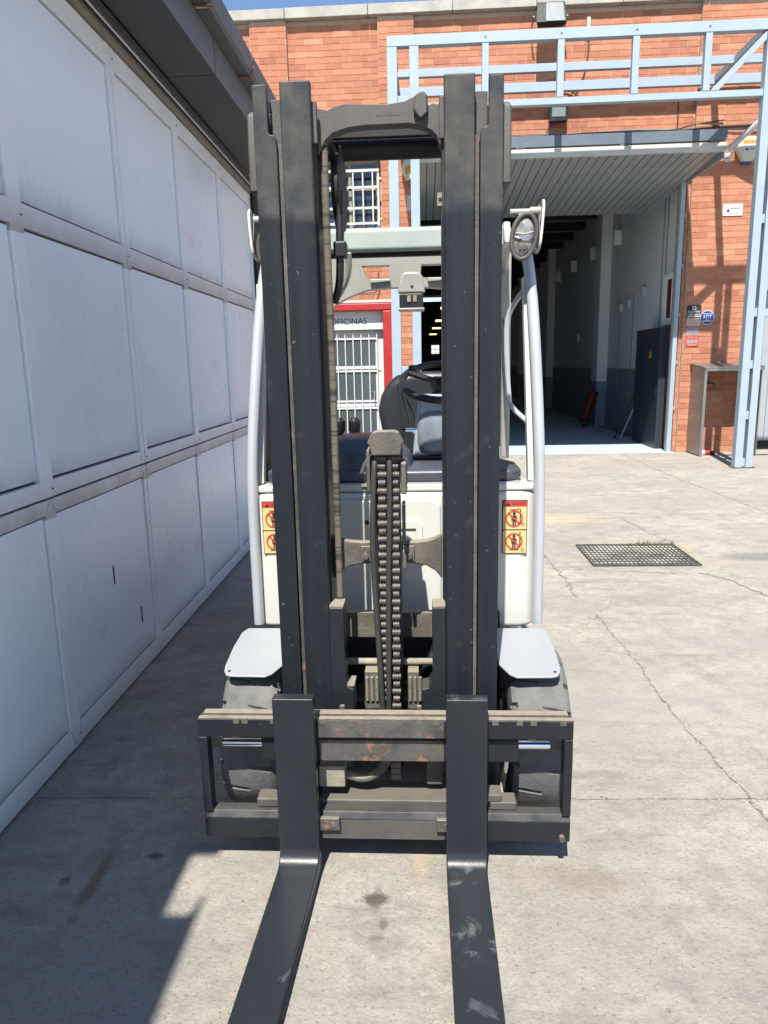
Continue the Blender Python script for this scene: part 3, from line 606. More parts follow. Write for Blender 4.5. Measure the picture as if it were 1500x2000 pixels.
# ================================================================== PALE BLUE CANOPY FRAME
cf = thing('canopy_frame', (2.1, 10.2, 0), 'pale blue steel canopy frame standing before the brick wall', 'canopy frame')
YF = 10.15
def bar(x0, x1, y0, y1, z0, z1, n): return bx(n, (x0, x1, y0, y1, z0, z1), 'blue', cf, bevel=.004, seg=1)
for xa, xb, zs in ((-.425, -.295, None), (-.135, -.015, None)): bar(xa, xb, YF, YF + .12, 0, 5.53, 'post_tube')
for zz in (5.18, 4.86): bar(-.294, -.136, YF + .02, YF + .09, zz, zz + .10 if zz < 5 else zz + .06, 'batten')
bar(-.294, -.136, YF + .02, YF + .09, 1.35, 1.5, 'batten')
bar(4.36, 4.465, YF, YF + .12, 0, 5.53, 'post_tube'); bar(4.51, 4.605, YF, YF + .12, 0, 5.53, 'post_tube')
for zz in (.02, .68, 1.37, 2.06, 3.25, 4.3): bar(4.466, 4.509, YF + .02, YF + .1, zz, zz + .11, 'batten')
for zz in (2.06, 3.25): bar(4.606, 6.4, YF + .02, YF + .1, zz, zz + .1, 'side_rail')
bar(-.425, 6.4, YF, YF + .11, 5.535, 5.66, 'top_beam')
bar(.002, 4.358, YF + .01, YF + .1, 4.78, 4.86, 'lower_beam')
for x in (.80, 1.76, 2.70, 3.60): bar(x, x + .085, YF + .005, YF + .09, 4.862, 5.533, 'upright')
bar(-.42, 6.4, 11.2, 11.28, 5.545, 5.65, 'middle_beam'); bar(-.42, 6.4, 11.88, 11.96, 5.52, 5.65, 'wall_beam')
for x in (-.41, 4.37): bar(x, x + .1, YF + .112, 11.199, 5.55, 5.64, 'side_beam'); bar(x, x + .1, 11.281, 11.879, 5.55, 5.64, 'side_beam')
MB().prism([(3.70, 4.865), (3.80, 4.865), (4.355, 5.43), (4.355, 5.53)], YF + .015, YF + .095, 'blue').build('brace', cf, bevel=.004)
bar(-.37, -.30, YF + .121, YF + .16, 3.55, 3.68, 'junction_box')

for x in (-.36, -.075, 4.412, 4.555):
    bx('base_plate', (x - .075, x + .075, YF - .02, YF + .14, .0035, .016), 'worn', cf)
for x in (.84, 1.80, 2.74, 3.64):
    MB().cyl((x, YF - .003, 5.6), .012, .008, 'steelblue', 'y', 6).build('bolt', cf)
# ================================================================== THINGS ON AND BY THE BRICK WALL
fl = thing('floodlight', (1.93, 11.8, 6.5), 'large dark floodlight tilted down, up under the coping', 'floodlight', 'floodlights on the brick wall')
m = MB().add([(1.70, 11.66, 6.36), (2.15, 11.66, 6.36), (2.13, 11.78, 6.68), (1.72, 11.78, 6.68), (1.74, 11.8, 6.34), (2.11, 11.8, 6.34), (2.09, 11.92, 6.62), (1.76, 11.92, 6.62)],
     [(0, 1, 2, 3), (4, 7, 6, 5), (0, 4, 5, 1), (1, 5, 6, 2), (2, 6, 7, 3), (3, 7, 4, 0)], 'slate').build('housing', fl, bevel=.01)
MB().add([(1.84, 11.657, 6.375), (2.11, 11.657, 6.375), (2.095, 11.768, 6.66), (1.855, 11.768, 6.66)], [(0, 1, 2, 3)], 'floodglass').build('glass', fl)
MB().tube([(1.68, 11.8, 6.5), (1.68, 12.09, 6.4), (2.17, 12.09, 6.4), (2.17, 11.8, 6.5)], .014, 'steelblue', 8).build('bracket', fl)
bx('junction_sensor', (2.50, 2.555, 12.0, 12.095, 6.38, 6.55), 'camwhite', None, bevel=.012, label='small white sensor on the wall right of the large floodlight', cat='sensor')
fs = thing('floodlight', (2.1, 11.95, 5.2), 'small black-rimmed floodlight on the wall below the blue lower beam', 'floodlight', 'floodlights on the brick wall')
bx('housing', (1.96, 2.24, 11.92, 11.99, 5.10, 5.34), 'black', fs, bevel=.015); bx('rim', (1.975, 2.225, 11.912, 11.919, 5.115, 5.325), 'black', fs); bx('glass', (2.0, 2.2, 11.905, 11.911, 5.17, 5.30), 'floodglass', fs)
bx('bracket', (2.05, 2.15, 11.99, 12.095, 5.2, 5.36), 'blue', fs)
MB().tube([(2.02, 12.0, 5.1), (1.97, 12.08, 5.05), (1.93, 12.08, 4.95)], .006, 'cable', 6, 1).build('cable', fs)
ab = thing('alarm_box', (4.97, 12.0, 4.6), 'ivory hexagonal alarm siren box on the brick pier', 'alarm box', 'alarm boxes')
MB().prism([(4.86, 4.80), (5.09, 4.80), (5.14, 4.70), (5.13, 4.62), (5.05, 4.45), (4.89, 4.45), (4.80, 4.62), (4.80, 4.70)], 11.93, 12.038, 'alarm').build('housing', ab, bevel=.025, seg=3)
bx('beacon', (4.90, 5.04, 11.95, 12.03, 4.42, 4.455), 'stblue', ab, bevel=.008)
m = MB().box(4.885, 5.06, 11.925, 11.929, 4.55, 4.73, 'paper').box(4.885, 5.06, 11.921, 11.9245, 4.70, 4.745, 'orange'); m.prism([(4.91, 4.60), (4.96, 4.60), (4.935, 4.645)], 11.9205, 11.9245, 'ink'); add_marks(m, 6, 4.97, 5.05, 4.61, 11.9235, 'inkgrey', .025); m.build('label_plate', ab)
a2 = thing('alarm_box', (-.2, 12, 4.45), 'ivory alarm box on the wall seen between the left blue post tubes', 'alarm box', 'alarm boxes')
MB().prism([(-.26, 4.66), (-.13, 4.66), (-.10, 4.5), (-.16, 4.36), (-.24, 4.36), (-.30, 4.5)], 11.93, 12.038, 'alarm').build('housing', a2, bevel=.02); bx('label_plate', (-.24, -.15, 11.923, 11.929, 4.44, 4.56), 'orange', a2)
bx('notice_plate', (-.23, -.12, 12.025, 12.033, 3.92, 4.15), 'cream', None, label='small cream notice plate below the alarm box between the left posts', cat='sign')
cc = thing('security_camera', (4.72, 12, 4.7), 'white bullet security camera on an angled arm above the pier', 'camera')
d = Vector((.21, -.22, .20)); p0 = Vector((4.66, 11.92, 4.62))
MB().tube([p0, p0 + d * 1.7], .045, 'camwhite', 14).build('housing', cc, smooth=True); MB().tube([p0 + d * 1.71, p0 + d * 1.74], .036, 'glass', 14).build('lens', cc)
MB().tube([(4.70, 12.03, 4.52), (4.72, 11.97, 4.54), (4.76, 11.84, 4.66)], .016, 'camwhite', 8).build('arm', cc); bx('base', (4.655, 4.745, 12.02, 12.037, 4.47, 4.60), 'camwhite', cc, bevel=.004)
sp = MB().box(4.685, 4.985, 12.028, 12.035, 3.69, 3.865, 'paper'); sp.prism([(4.74, 3.75), (4.79, 3.75), (4.765, 3.80)], 12.024, 12.0279, 'ink'); add_marks(sp, 9, 4.80, 4.95, 3.785, 12.0272, 'inkgrey', .025); add_marks(sp, 14, 4.75, 4.95, 3.72, 12.0272, 'stgrey', .012)
sp.build('warning_plate', label='white rectangular plate with a small black triangle on the pier', cat='sign')
s1 = MB().box(4.235, 4.458, 12.029, 12.035, 2.165, 2.36, 'ink').box(4.235, 4.455, 12.029, 12.035, 2.035, 2.163, 'stpink')
s1.ring([(-.001, .034), (0, .034)], 20, 'paper', (4.346, 12.0275, 2.315), 'y'); s1.ring([(-.001, .015), (0, .015)], 16, 'ink', (4.346, 12.0262, 2.315), 'y')
add_text(s1, 'segurma', 4.25, 4.443, 2.232, 12.0283, 'paper', .043); s1.box(4.25, 4.443, 12.0275, 12.0285, 2.217, 2.225, 'paper'); add_marks(s1, 9, 4.25, 4.443, 2.177, 12.0283, 'paper', .026)
s1.build('alarm_notice', label='black and pink security notice with a white ring, beside the doorway', cat='sign')
oc = [(4.553 * 0 + 4.556 + .118 * math.cos(math.pi / 8 + i * math.pi / 4), 2.165 + .118 * math.sin(math.pi / 8 + i * math.pi / 4)) for i in range(8)]
oc2 = [(4.556 + (x - 4.556) * .91, 2.165 + (z - 2.165) * .91) for x, z in oc]
s2 = MB().prism(oc, 12.024, 12.0275, 'paper').prism(oc2, 12.022, 12.0238, 'stblue'); add_text(s2, 'ADT', 4.485, 4.63, 2.135, 12.0212, 'paper', .07)
s2.box(4.49, 4.622, 12.0205, 12.0217, 2.218, 2.226, 'paper').box(4.49, 4.622, 12.0205, 12.0217, 2.105, 2.123, 'paper'); s2.build('octagon_notice', label='blue octagonal security sticker with white letters', cat='sign')
s3 = MB().box(4.243, 4.447, 12.029, 12.035, 1.893, 2.02, 'stgrey').box(4.243, 4.447, 12.029, 12.035, 1.72, 1.892, 'stred')
s3.ring([(-.001, .014), (0, .014)], 12, 'stred', (4.345, 12.0283, 1.985), 'y'); add_text(s3, 'verisure', 4.265, 4.425, 1.92, 12.0282, 'stred', .03); add_text(s3, 'Alarma', 4.26, 4.43, 1.845, 12.0282, 'stpink', .036)
for k in range(3): s3.box(4.258 + k * .06, 4.31 + k * .06, 12.0272, 12.0285, 1.765, 1.825, 'stgrey')
add_marks(s3, 9, 4.27, 4.42, 1.735, 12.0282, 'stpink', .018); s3.build('alarm_notice', label='grey and red alarm notice, lowest of the pier stickers', cat='sign')
ct = thing('steel_counter', (4.8, 11.75, 0), 'open-fronted stainless steel box counter against the brick pier', 'counter')
MB().prism([(11.45, .02), (12.02, .02), (12.02, 1.42), (11.45, 1.36)], 4.36, 4.372, 'stainless', 'x').build('side_panel', ct); MB().box(4.36, 4.40, 11.446, 11.45, .02, 1.36, 'stainless').build('edge_strip', ct)
MB().prism([(11.43, 1.37), (12.025, 1.43), (12.025, 1.455), (11.43, 1.395)], 4.34, 5.25, 'stainless', 'x').build('top_panel', ct, bevel=.003); bx('front_lip', (4.373, 5.25, 11.432, 11.445, 1.33, 1.368), 'stainless', ct)
MB().prism([(11.45, .02), (12.02, .02), (12.02, 1.42), (11.45, 1.36)], 5.22, 5.235, 'stainless', 'x').build('side_panel', ct)
tp = thing('water_tap', (4.68, 12.0, 1.1), 'small dark wall tap under the steel counter', 'tap')
MB().tube([(4.62, 12.03, 1.12), (4.64, 11.94, 1.14), (4.70, 11.92, 1.12), (4.71, 11.92, 1.05)], .018, 'worn', 8, 1).build('spout', tp); bx('handle', (4.60, 4.66, 11.97, 12.0, 1.15, 1.17), 'worn', tp)
rw = thing('spray_can', (4.58, 11.62, 0), 'red and white can lying on the ground under the steel counter', 'can')
MB().ring([(-.07, .02), (-.06, .04), (0, .042)], 14, 'paper', (4.50, 11.62, .044), 'x').build('can_body', rw, smooth=True); MB().ring([(0, .042), (.07, .042), (.08, .03)], 14, 'red', (4.503, 11.62, .044), 'x').build('can_cap', rw, smooth=True); MB().ring([(0, .03), (.06, .034)], 12, 'black', (4.59, 11.6, .04), 'x').build('nozzle', rw)
# inside the doorway
bx('steel_cabinet', (4.0, 4.33, 12.52, 13.9, .01, 2.06), 'cab', None, bevel=.012, label='tall dark blue metal cabinet just inside the warehouse doorway', cat='cabinet')
cabin = bpy.data.objects['steel_cabinet']
MB().prism([(12.95, 1.55), (13.09, 1.55), (13.02, 1.69)], 3.994, 3.998, 'orange', 'x').build('warning_triangle', cabin); bx('vent_panel', (3.994, 3.998, 12.6, 12.8, .9, 1.2), 'joint', cabin)
hc = thing('hose_cabinet', (4.25, 12.9, 2.1), 'white fire hose cabinet with a dark red slot above the blue cabinet', 'cabinet')
bx('housing', (4.2, 4.348, 12.5, 13.15, 2.1, 2.95), 'inwall', hc, bevel=.01); bx('door_slot', (4.19, 4.199, 12.72, 12.9, 2.22, 2.85), 'dullred', hc)
fe = thing('fire_extinguisher', (3.9, 17.0, 0), 'red fire extinguisher trolley by the hall pillar', 'extinguisher')
MB().tube([(3.75, 17.0, .15), (4.0, 17.2, .75), (4.03, 17.22, .82)], .11, 'dullred', 14).build('cylinder', fe, smooth=True); MB().cyl((3.75, 16.95, .13), .12, .05, 'black', 'x').build('wheel', fe)
pl = thing('leaning_pole', (4.1, 14.3, 0), 'dark broom pole leaning against the inner wall beside the cabinet', 'pole'); MB().tube([(3.75, 14.2, .02), (4.2, 13.95, 1.35)], .02, 'ink', 8).build('shaft', pl); MB().tube([(3.8, 14.0, .02), (4.2, 13.9, 1.1)], .014, 'dado', 8).build('shaft', pl)
for i, (y, zz) in enumerate(((14.6, 2.75), (16.2, 2.55), (18.6, 2.35), (20.5, 2.1), (14.7, 1.35), (15.6, 2.6))):
    nm = ('beside the doorway conduit', 'left of the conduit', 'beyond the hall pillar', 'deep in the hall', 'low above the blue dado', 'under the thin vertical pipe')[i]
    bx('switch_box', (4.27, 4.349, y, y + .16, zz, zz + .17), 'white', None, bevel=.01, label='small pale switch box on the hall wall ' + nm, cat='switch box', group='switch boxes on the hall wall')
for y in (13.5, 13.7, 15.4, 16.4): MB().tube([(4.33, y, .8 if y > 14 else 2.1), (4.33, y, 4.9 if y < 14 else 2.9)], .009, 'dado', 6).build('wall_conduit', bb)
for i, (x, y) in enumerate(((.93, 27.4), (.87, 35), (.81, 41.9), (.72, 49.8))):
    bx('hanging_lamp', (x - .24, x + .24, y - .3, y + .3, 3.56, 3.62), 'lampwarm', None, label='warm ceiling lamp deep in the dark hall, %s of four' % ('nearest', 'second', 'third', 'farthest')[i], cat='lamp', group='lamps hanging in the hall')
bw = thing('hall_window', (.9, 52.9, 3), 'small bright window at the far end of the dark hall', 'window')
MB().box(.65, 1.2, 52.95, 52.98, 2.35, 2.95, 'daywin').build('pane', bw)
MB().box(.91, .94, 52.93, 52.948, 2.35, 2.95, 'ceil').box(.65, 1.2, 52.93, 52.949, 2.63, 2.66, 'ceil').build('glazing_bar', bw)

# ================================================================== FORKLIFT
CX = -.114
fk = thing('forklift', (CX, 2.36, 0), 'white and slate grey forklift truck with mast and forks facing the camera', 'forklift')
def part(name, mb, bevel=0, seg=2, parent=None, **kw): return mb.build(name, parent or fk, bevel, seg, **kw)
def mx(x): return 2 * CX - x
ZT = 2.24
def rail_outer(s):
    X = (lambda x: x) if s < 0 else mx
    m = MB()
    m.prism([(X(-.447), .09), (X(-.387), .09), (X(-.387), 2.105), (X(-.392), 2.114), (X(-.405), 2.118), (X(-.408), 2.125), (X(-.408), ZT), (X(-.447), ZT)], 2.05, 2.076, 'mast')
    a, b = sorted((X(-.447), X(-.431))); m.box(a, b, 2.0765, 2.20, .09, ZT - .004, 'mast')
    a, b = sorted((X(-.431), X(-.393))); m.box(a, b, 2.178, 2.20, .09, ZT - .03, 'mast')
    return part('outer_mast_rail', m, .004)
def rail_inner(s):
    X = (lambda x: x) if s < 0 else mx
    m = MB()
    a, b = sorted((X(-.372), X(-.290))); m.box(a, b, 2.043, 2.072, .12, ZT + .004, 'mast')
    a, b = sorted((X(-.353), X(-.318))); m.box(a, b, 2.0725, 2.175, .12, ZT - .004, 'mast')
    a, b = sorted((X(-.372), X(-.300))); m.box(a, b, 2.1755, 2.20, .12, ZT - .01, 'mast')
    return part('inner_mast_rail', m, .005)
for s in (-1, 1):
    rail_outer(s); rail_inner(s); X = (lambda x: x) if s < 0 else mx
    a, b = sorted((X(-.31), X(-.285))); part('third_mast_rail', MB().box(a, b, 2.085, 2.20, .3, 2.195, 'mast'), .003)
    a, b = sorted((X(-.303), X(-.278))); part('lit_top_block', MB().box(a, b, 2.068, 2.084, 2.095, 2.2, 'cast'), .003)  # added block, proud and paler, imitates the sunlit top of the third rail
    a, b = sorted((X(-.384), X(-.374))); part('grease_strip', MB().box(a, b, 2.062, 2.09, .12, 2.10, 'greasy' if s > 0 else 'worn'))
    a, b = sorted((X(-.408), X(-.374))); part('rail_stop', MB().box(a, b, 2.09, 2.17, 2.09, 2.215, 'cast'), .003)
    x0, x1 = sorted((X(-.472), X(-.448)))
    part('mast_lug', MB().prism([(2.08, 1.98), (2.16, 1.98), (2.18, 2.1), (2.17, 2.18), (2.13, 2.2), (2.09, 2.18), (2.08, 2.1)], x0, x1, 'cast', 'x'), .006)
# top crosshead casting and tie tubes
part('crosshead', MB().prism([(-.283, 2.195), (-.253, 2.188), (-.235, 2.197), (-.205, 2.203), (-.168, 2.200), (-.09, 2.197), (-.042, 2.203), (-.012, 2.216), (.008, 2.222), (.018, 2.212), (.022, 2.19), (.034, 2.196), (.047, 2.192), (.057, 2.205), (.062, 2.205), (.062, 2.075), (.052, 2.09), (.045, 2.112), (.03, 2.128), (0, 2.141), (-.03, 2.147), (-.15, 2.146), (-.198, 2.142), (-.24, 2.13), (-.262, 2.112), (-.274, 2.088), (-.283, 2.075)], 2.105, 2.15, 'cast'), .006)
cn = MB(); add_marks(cn, 7, -.12, -.055, 2.168, 2.1045, 'greasy', .009); part('casting_number', cn)
part('crosshead_hook', MB().prism([(-.012, 2.214), (.008, 2.222), (.02, 2.21), (.02, 2.165), (.0, 2.15), (-.02, 2.175)], 2.085, 2.1045, 'cast'), .006)
part('tie_tube', MB().cyl((CX, 2.30, 2.138), .03, .36, 'dark', 'x', 20), smooth=True)
part('tie_plate', MB().box(-.30, .07, 2.24, 2.262, 2.155, 2.19, 'dark'), .003)
part('tie_plate', MB().box(-.29, .06, 2.32, 2.36, 2.19, 2.22, 'chalk'), .003)
part('hose_sheave', MB().ring([(-.012, .115), (-.008, .12), (-.004, .1), (.004, .1), (.008, .12), (.012, .115)], 30, 'dark', (-.243, 2.26, 2.02), 'x'), smooth=True)
part('hydraulic_hose', MB().tube([(-.267, 2.27, 2.13), (-.267, 2.20, 2.145), (-.267, 2.13, 2.125), (-.267, 2.115, 2.06), (-.267, 2.113, 1.8), (-.264, 2.118, 1.5), (-.265, 2.112, 1.2), (-.264, 2.116, .95), (-.264, 2.11, .78)], .0105, 'wrap', 12, 2), smooth=True)
part('hydraulic_hose', MB().tube([(-.236, 2.19, 2.0), (-.238, 2.18, 1.82), (-.243, 2.19, 1.74), (-.262, 2.2, 1.69)], .012, 'black', 10, 2), smooth=True)
part('hose_clamp', MB().box(-.256, -.218, 2.16, 2.21, 1.815, 1.86, 'black'), .006)
part('limit_switch', MB().box(.044, .061, 2.09, 2.11, 1.93, 1.965, 'chalk').ring([(-.003, .005), (0, .005)], 10, 'ink', (.052, 2.0898, 1.948), 'y'), .003)
# free lift cylinder, chain head and chains
part('lift_cylinder', MB().cyl((CX, 2.19, .73), .042, 1.1, 'dark', 'z', 24), smooth=True)
ch = part('chain_head', MB().prism([(-.165, 1.282), (-.158, 1.296), (-.148, 1.314), (-.135, 1.318), (-.085, 1.318), (-.072, 1.314), (-.064, 1.296), (-.056, 1.282), (-.063, 1.274), (-.066, 1.246), (-.152, 1.246), (-.157, 1.274)], 2.055, 2.10, 'greasy'), .008, 3)
part('head_plate', MB().box(-.168, -.157, 2.06, 2.16, 1.14, 1.262, 'greasy'), .004, parent=ch); part('head_plate', MB().box(-.067, -.05, 2.05, 2.16, 1.13, 1.225, 'greasy'), .006, parent=ch)
part('head_arm', MB().prism([(-.18, 1.19), (-.168, 1.215), (-.152, 1.246), (-.158, 1.252), (-.178, 1.222), (-.19, 1.19)], 2.07, 2.11, 'greasy'), .003, parent=ch)
part('head_wheel', MB().ring([(-.05, .05), (.05, .05)], 24, 'worn', (CX, 2.16, 1.225), 'x'), smooth=True, parent=ch)
part('head_bolt', MB().cyl((-.175, 2.1, 1.15), .012, .02, 'cast', 'x', 6), parent=ch)
link = MB()
for xo in (-.0102, -.0034, .0034, .0102): link.ring([(xo - .003, .0108), (xo + .003, .0108)], 12, 'chain', (0, 0, 0), 'x')
link.box(-.012, .012, .001, .007, -.0125, .0125, 'chain'); link.box(-.0014, .0014, -.005, .006, -.012, .012, 'chain')
lm = link.mesh('chain_link'); lm.polygons.foreach_set('use_smooth', [True] * len(lm.polygons)); lm.set_sharp_from_angle(angle=.6)
for k, (xt, xb, sc) in enumerate(((-.1245, -.1285, 1.0), (-.083, -.092, .8))):
    cs = part('lift_chain', MB().box(xt - .003, xt + .003, 2.094, 2.098, .445, 1.232, 'chain'))
    n = 33
    for i in range(n):
        t = i / (n - 1); z = 1.235 - t * .79
        w = sc if k == 0 else sc * (1 + .25 * t)
        if k == 0: w = 1.1 - .35 * t
        w *= 1. if i % 2 == 0 else .74
        inst(lm, 'chain_link', (xt + (xb - xt) * t, 2.085, z), (w, 1, 1), cs)
part('feed_hose', MB().tube([(-.140, 2.09, 1.255), (-.147, 2.062, 1.2), (-.153, 2.058, 1.05), (-.155, 2.058, .95), (-.149, 2.06, .78), (-.141, 2.06, .6), (-.135, 2.06, .43)], .0085, 'rubber', 10, 2), smooth=True)
part('feed_hose', MB().tube([(-.1015, 2.09, 1.255), (-.1, 2.066, 1.215), (-.103, 2.063, 1.05), (-.109, 2.063, .9), (-.112, 2.063, .7), (-.117, 2.063, .43)], .0085, 'rubber', 10, 2), smooth=True)
part('chain_guard', MB().box(-.066, -.056, 2.07, 2.13, .98, 1.10, 'black'), .004)
# lower mast bridge (two wings with bolts)
for s in (-1, 1):
    X = (lambda x: x) if s < 0 else (lambda x: mx(x) + .0)
    pts = [(-.283, .99), (-.262, .978), (-.235, .97), (-.20, .967), (-.158, .967), (-.158, .897), (-.20, .895), (-.235, .888), (-.262, .872), (-.283, .845)]
    wg = part('mast_bridge', MB().prism([(X(x), z) for x, z in pts], 2.14, 2.17, 'greasy'), .006)
    a, b = sorted((X(-.197), X(-.162))); part('bolt_plate', MB().box(a, b, 2.128, 2.1395, .905, .955, 'greasy'), .002, parent=wg)
    part('bolt', MB().cyl((X(-.182), 2.122, .925), .0095, .012, 'worn', 'y', 6), parent=wg)
part('pipe_clamp', MB().box(-.067, -.055, 2.1, 2.14, .89, .945, 'greasy'), .004)
# carriage back: uprights, tie, hydraulics
part('carriage_upright', MB().prism([(-.292, .43), (-.222, .43), (-.222, .525), (-.24, .532), (-.246, .545), (-.246, .79), (-.29, .79)], 2.03, 2.11, 'slate'), .004)
part('upright_cap', MB().box(-.289, -.247, 2.035, 2.105, .7905, .794, 'chalk'))
part('carriage_upright', MB().prism([(.062, .43), (-.012, .43), (-.012, .525), (.01, .532), (.022, .555), (.022, .79), (.062, .79)], 2.03, 2.11, 'slate'), .004)
part('upright_cap', MB().box(.023, .061, 2.035, 2.105, .7905, .794, 'chalk')); part('upright_cap', MB().box(-.22, -.243, 2.035, 2.105, .5335, .537, 'chalk'))
part('cross_tie', MB().box(-.28, .045, 2.27, 2.30, .6, .69, 'greasy'), .004)
part('cross_tube', MB().cyl((CX, 2.2, .545), .011, .3, 'chalk', 'x', 12), smooth=True)
for q0, q1 in ((-.20, -.145), (-.06, -.02)):
    rb = MB().box(q0 + .002, q1 - .002, 2.15, 2.199, .40, .53, 'greasy')
    for i in range(3): rb.tube([(q0 + .01 + i * .016, 2.146, .43), (q0 + .01 + i * .016, 2.146, .515)], .006, 'chalk', 8)
    part('ribbed_block', rb, .003)
part('axle', MB().box(-.475, .265, 2.25, 2.40, .16, .38, 'dark'), .02); part('bulkhead', MB().box(-.5, .27, 2.46, 2.5, .1, .62, 'dark'))
part('drain_hose', MB().tube([(.05, 2.3, .58), (.03, 2.25, .55), (-.01, 2.25, .46), (-.07, 2.25, .43)], .018, 'black', 10, 2), smooth=True)
part('lower_mast_bridge', MB().box(-.42, .19, 2.1, 2.16, .09, .17, 'greasy'), .006)
# side-shift carriage
YC = 1.905
tb = part('carriage_top_bar', MB().box(-.677, .425, YC, 1.945, .431, .489, 'slate'), .003)
part('worn_face', MB().box(-.318, .052, YC - .002, YC - .0003, .434, .486, 'worn'), parent=tb)
part('greased_ledge', MB().box(-.665, .413, 1.925, 1.952, .4895, .499, 'greasy').box(-.675, .423, YC + .001, 1.9245, .4895, .492, 'greasy'), .002, parent=tb)
for x in (-.56, -.535, -.45, -.30, -.24, -.17, -.08, -.02, .03, .20, .27, .31, .395): part('notch', MB().box(x - .009, x + .009, YC - .0022, YC + .01, .476, .4925, 'greasy'), parent=tb)
for x in (-.25, -.02): part('grease_bolt', MB().cyl((x, 1.955, .505), .008, .01, 'worn', 'z', 8), parent=tb)
for x0, x1 in ((-.677, -.652), (.400, .425)): part('carriage_side_bar', MB().box(x0, x1, YC, 1.95, .183, .4305, 'slate'), .003)
bb2 = part('carriage_bottom_bar', MB().prism([(YC, .098), (YC, .163), (1.918, .1825), (1.955, .1825), (1.955, .098)], -.677, .425, 'slate', 'x'), .003)
part('worn_face', MB().box(-.318, .052, YC - .002, YC - .0003, .1, .162, 'cast'), parent=bb2)
part('carriage_ledge', MB().box(-.33, .07, 1.956, 2.04, .15, .195, 'cast'), .004)
part('stop_pin', MB().cyl((.40, 1.9, .115), .009, .02, 'worn', 'y', 12), smooth=True)
hs = part('shift_cylinder', MB().box(-.494, .272, 1.925, 1.985, .346, .416, 'slate'), .003); part('worn_face', MB().box(-.318, .052, 1.923, 1.9248, .348, .414, 'worn'), parent=hs)
for a, b, c in ((-.652, -.494, -1), (.272, .40, 1)):
    part('shift_rod', MB().cyl(((a + b) / 2, 1.955, .386), .0125, b - a, 'chrome', 'x', 20), smooth=True)
    e = a if c < 0 else b; part('rod_boss', MB().cyl((e - c * .017, 1.955, .386), .0145, .033, 'greasy', 'x', 16), smooth=True)
for x0, x1, z0, z1, y in ((-.325, -.262, .137, .178, 1.898), (.028, .062, .137, .178, 1.898)):
    cl = part('clamp_block', MB().box(x0, x1, y - .012, y + .004, z0, z1, 'worn'), .003); part('bolt', MB().ring([(-.002, .009), (0, .009)], 12, 'greasy', ((x0 + x1) / 2 + .012, y - .0125, (z0 + z1) / 2), 'y'), parent=cl)
for x0, x1, z0, z1 in ((-.52, -.44, .184, .212), (.19, .27, .184, .21), (.18, .225, .2105, .235)): part('hook_block', MB().box(x0, x1, 1.93, 1.985, z0, z1, 'cast'), .004)
part('valve_block', MB().box(-.33, -.25, 1.96, 2.02, .235, .305, 'chalk'), .004); part('valve_body', MB().box(-.30, -.235, 2.03, 2.08, .25, .35, 'greasy'), .012)
part('valve_hose', MB().tube([(-.25, 2.0, .255), (-.2, 1.99, .245), (-.155, 1.99, .26), (-.13, 2.0, .3), (-.128, 2.01, .36), (-.13, 2.03, .45)], .013, 'greasy', 10, 2), smooth=True)
part('valve_hose', MB().tube([(-.25, 2.02, .24), (-.19, 2.02, .235), (-.14, 2.02, .255), (-.112, 2.03, .3), (-.11, 2.03, .45)], .011, 'greasy', 10, 2), smooth=True)
part('valve_body', MB().box(.0, .05, 2.0, 2.05, .22, .345, 'greasy'), .006)
ck = MB()
for i in range(6): ck.cyl((-.095, 2.03, .235 + i * .02), .014, .03, 'chain', 'x', 10)
part('chain_anchor', ck, smooth=True)
# forks: one continuous L with a rounded heel
def fork(x0, x1, skew=0):
    w0 = .012
    prof = [(1.9, .575), (1.862, .575)] + [(1.812 + .05 * math.cos(math.radians(q)), .1 - .05 * math.sin(math.radians(q))) for q in range(0, 91, 10)] + [(1.2, .046), (.8, .030), (.72, .022), (.72, .012), (1.2, .010), (1.86, .010), (1.885, .018), (1.90, .04)]
    m = MB(); n = len(prof); vs = []
    for s in (0, 1):
        for (y, z) in prof:
            tap = max(0, (1.3 - y)) * .03
            dx = skew * max(0, 1.862 - y); vs.append(((x0 + tap) + dx if s == 0 else (x1 - tap) + dx, y, z))
    fs = [tuple(range(n)), tuple(range(2 * n - 1, n - 1, -1))] + [(i, (i + 1) % n, n + (i + 1) % n, n + i) for i in range(n)]
    return part('fork', m.add(vs, fs, 'fork'), .004, 2)
fork(-.441, -.322, -.036); fork(.057, .175)
# wheels
def tyre(x0, x1):
    m = MB(); prof = [(0, .15, 0), (0, .222, 0), (.004, .244, 1), (.016, .2545, 1), (.02, .256, 1), (.065, .259, .5), (.09, .2595, 0), (.115, .259, .5), (.16, .256, 1), (.164, .2545, 1), (.176, .244, 1), (.18, .222, 0), (.18, .15, 0)]
    ang = []
    for k in range(18):
        a = k * 20; ang += [(a, 0), (a + 1.2, 1), (a + 2.8, 1), (a + 4, 0), (a + 12, 0)]
    vs = []; fs = []; N = len(ang); W = (x1 - x0) / .18
    for (u, r, g) in prof:
        for k, (a, gg) in enumerate(ang):
            gs = gg if (u < .09) == (int(k / 5) % 2 == 0) or u < .02 or u > .16 else 0
            rr = r - .022 * g * gs; t = math.radians(a + (u - .09) * 40)
            vs.append((x0 + u * W, 2.295 + (rr + .011) * math.cos(t), .27 + (rr + .011) * math.sin(t)))
    for j in range(len(prof) - 1):
        for i in range(N): fs.append((j * N + i, j * N + (i + 1) % N, (j + 1) * N + (i + 1) % N, (j + 1) * N + i))
    return m.add(vs, fs, 'tyre')
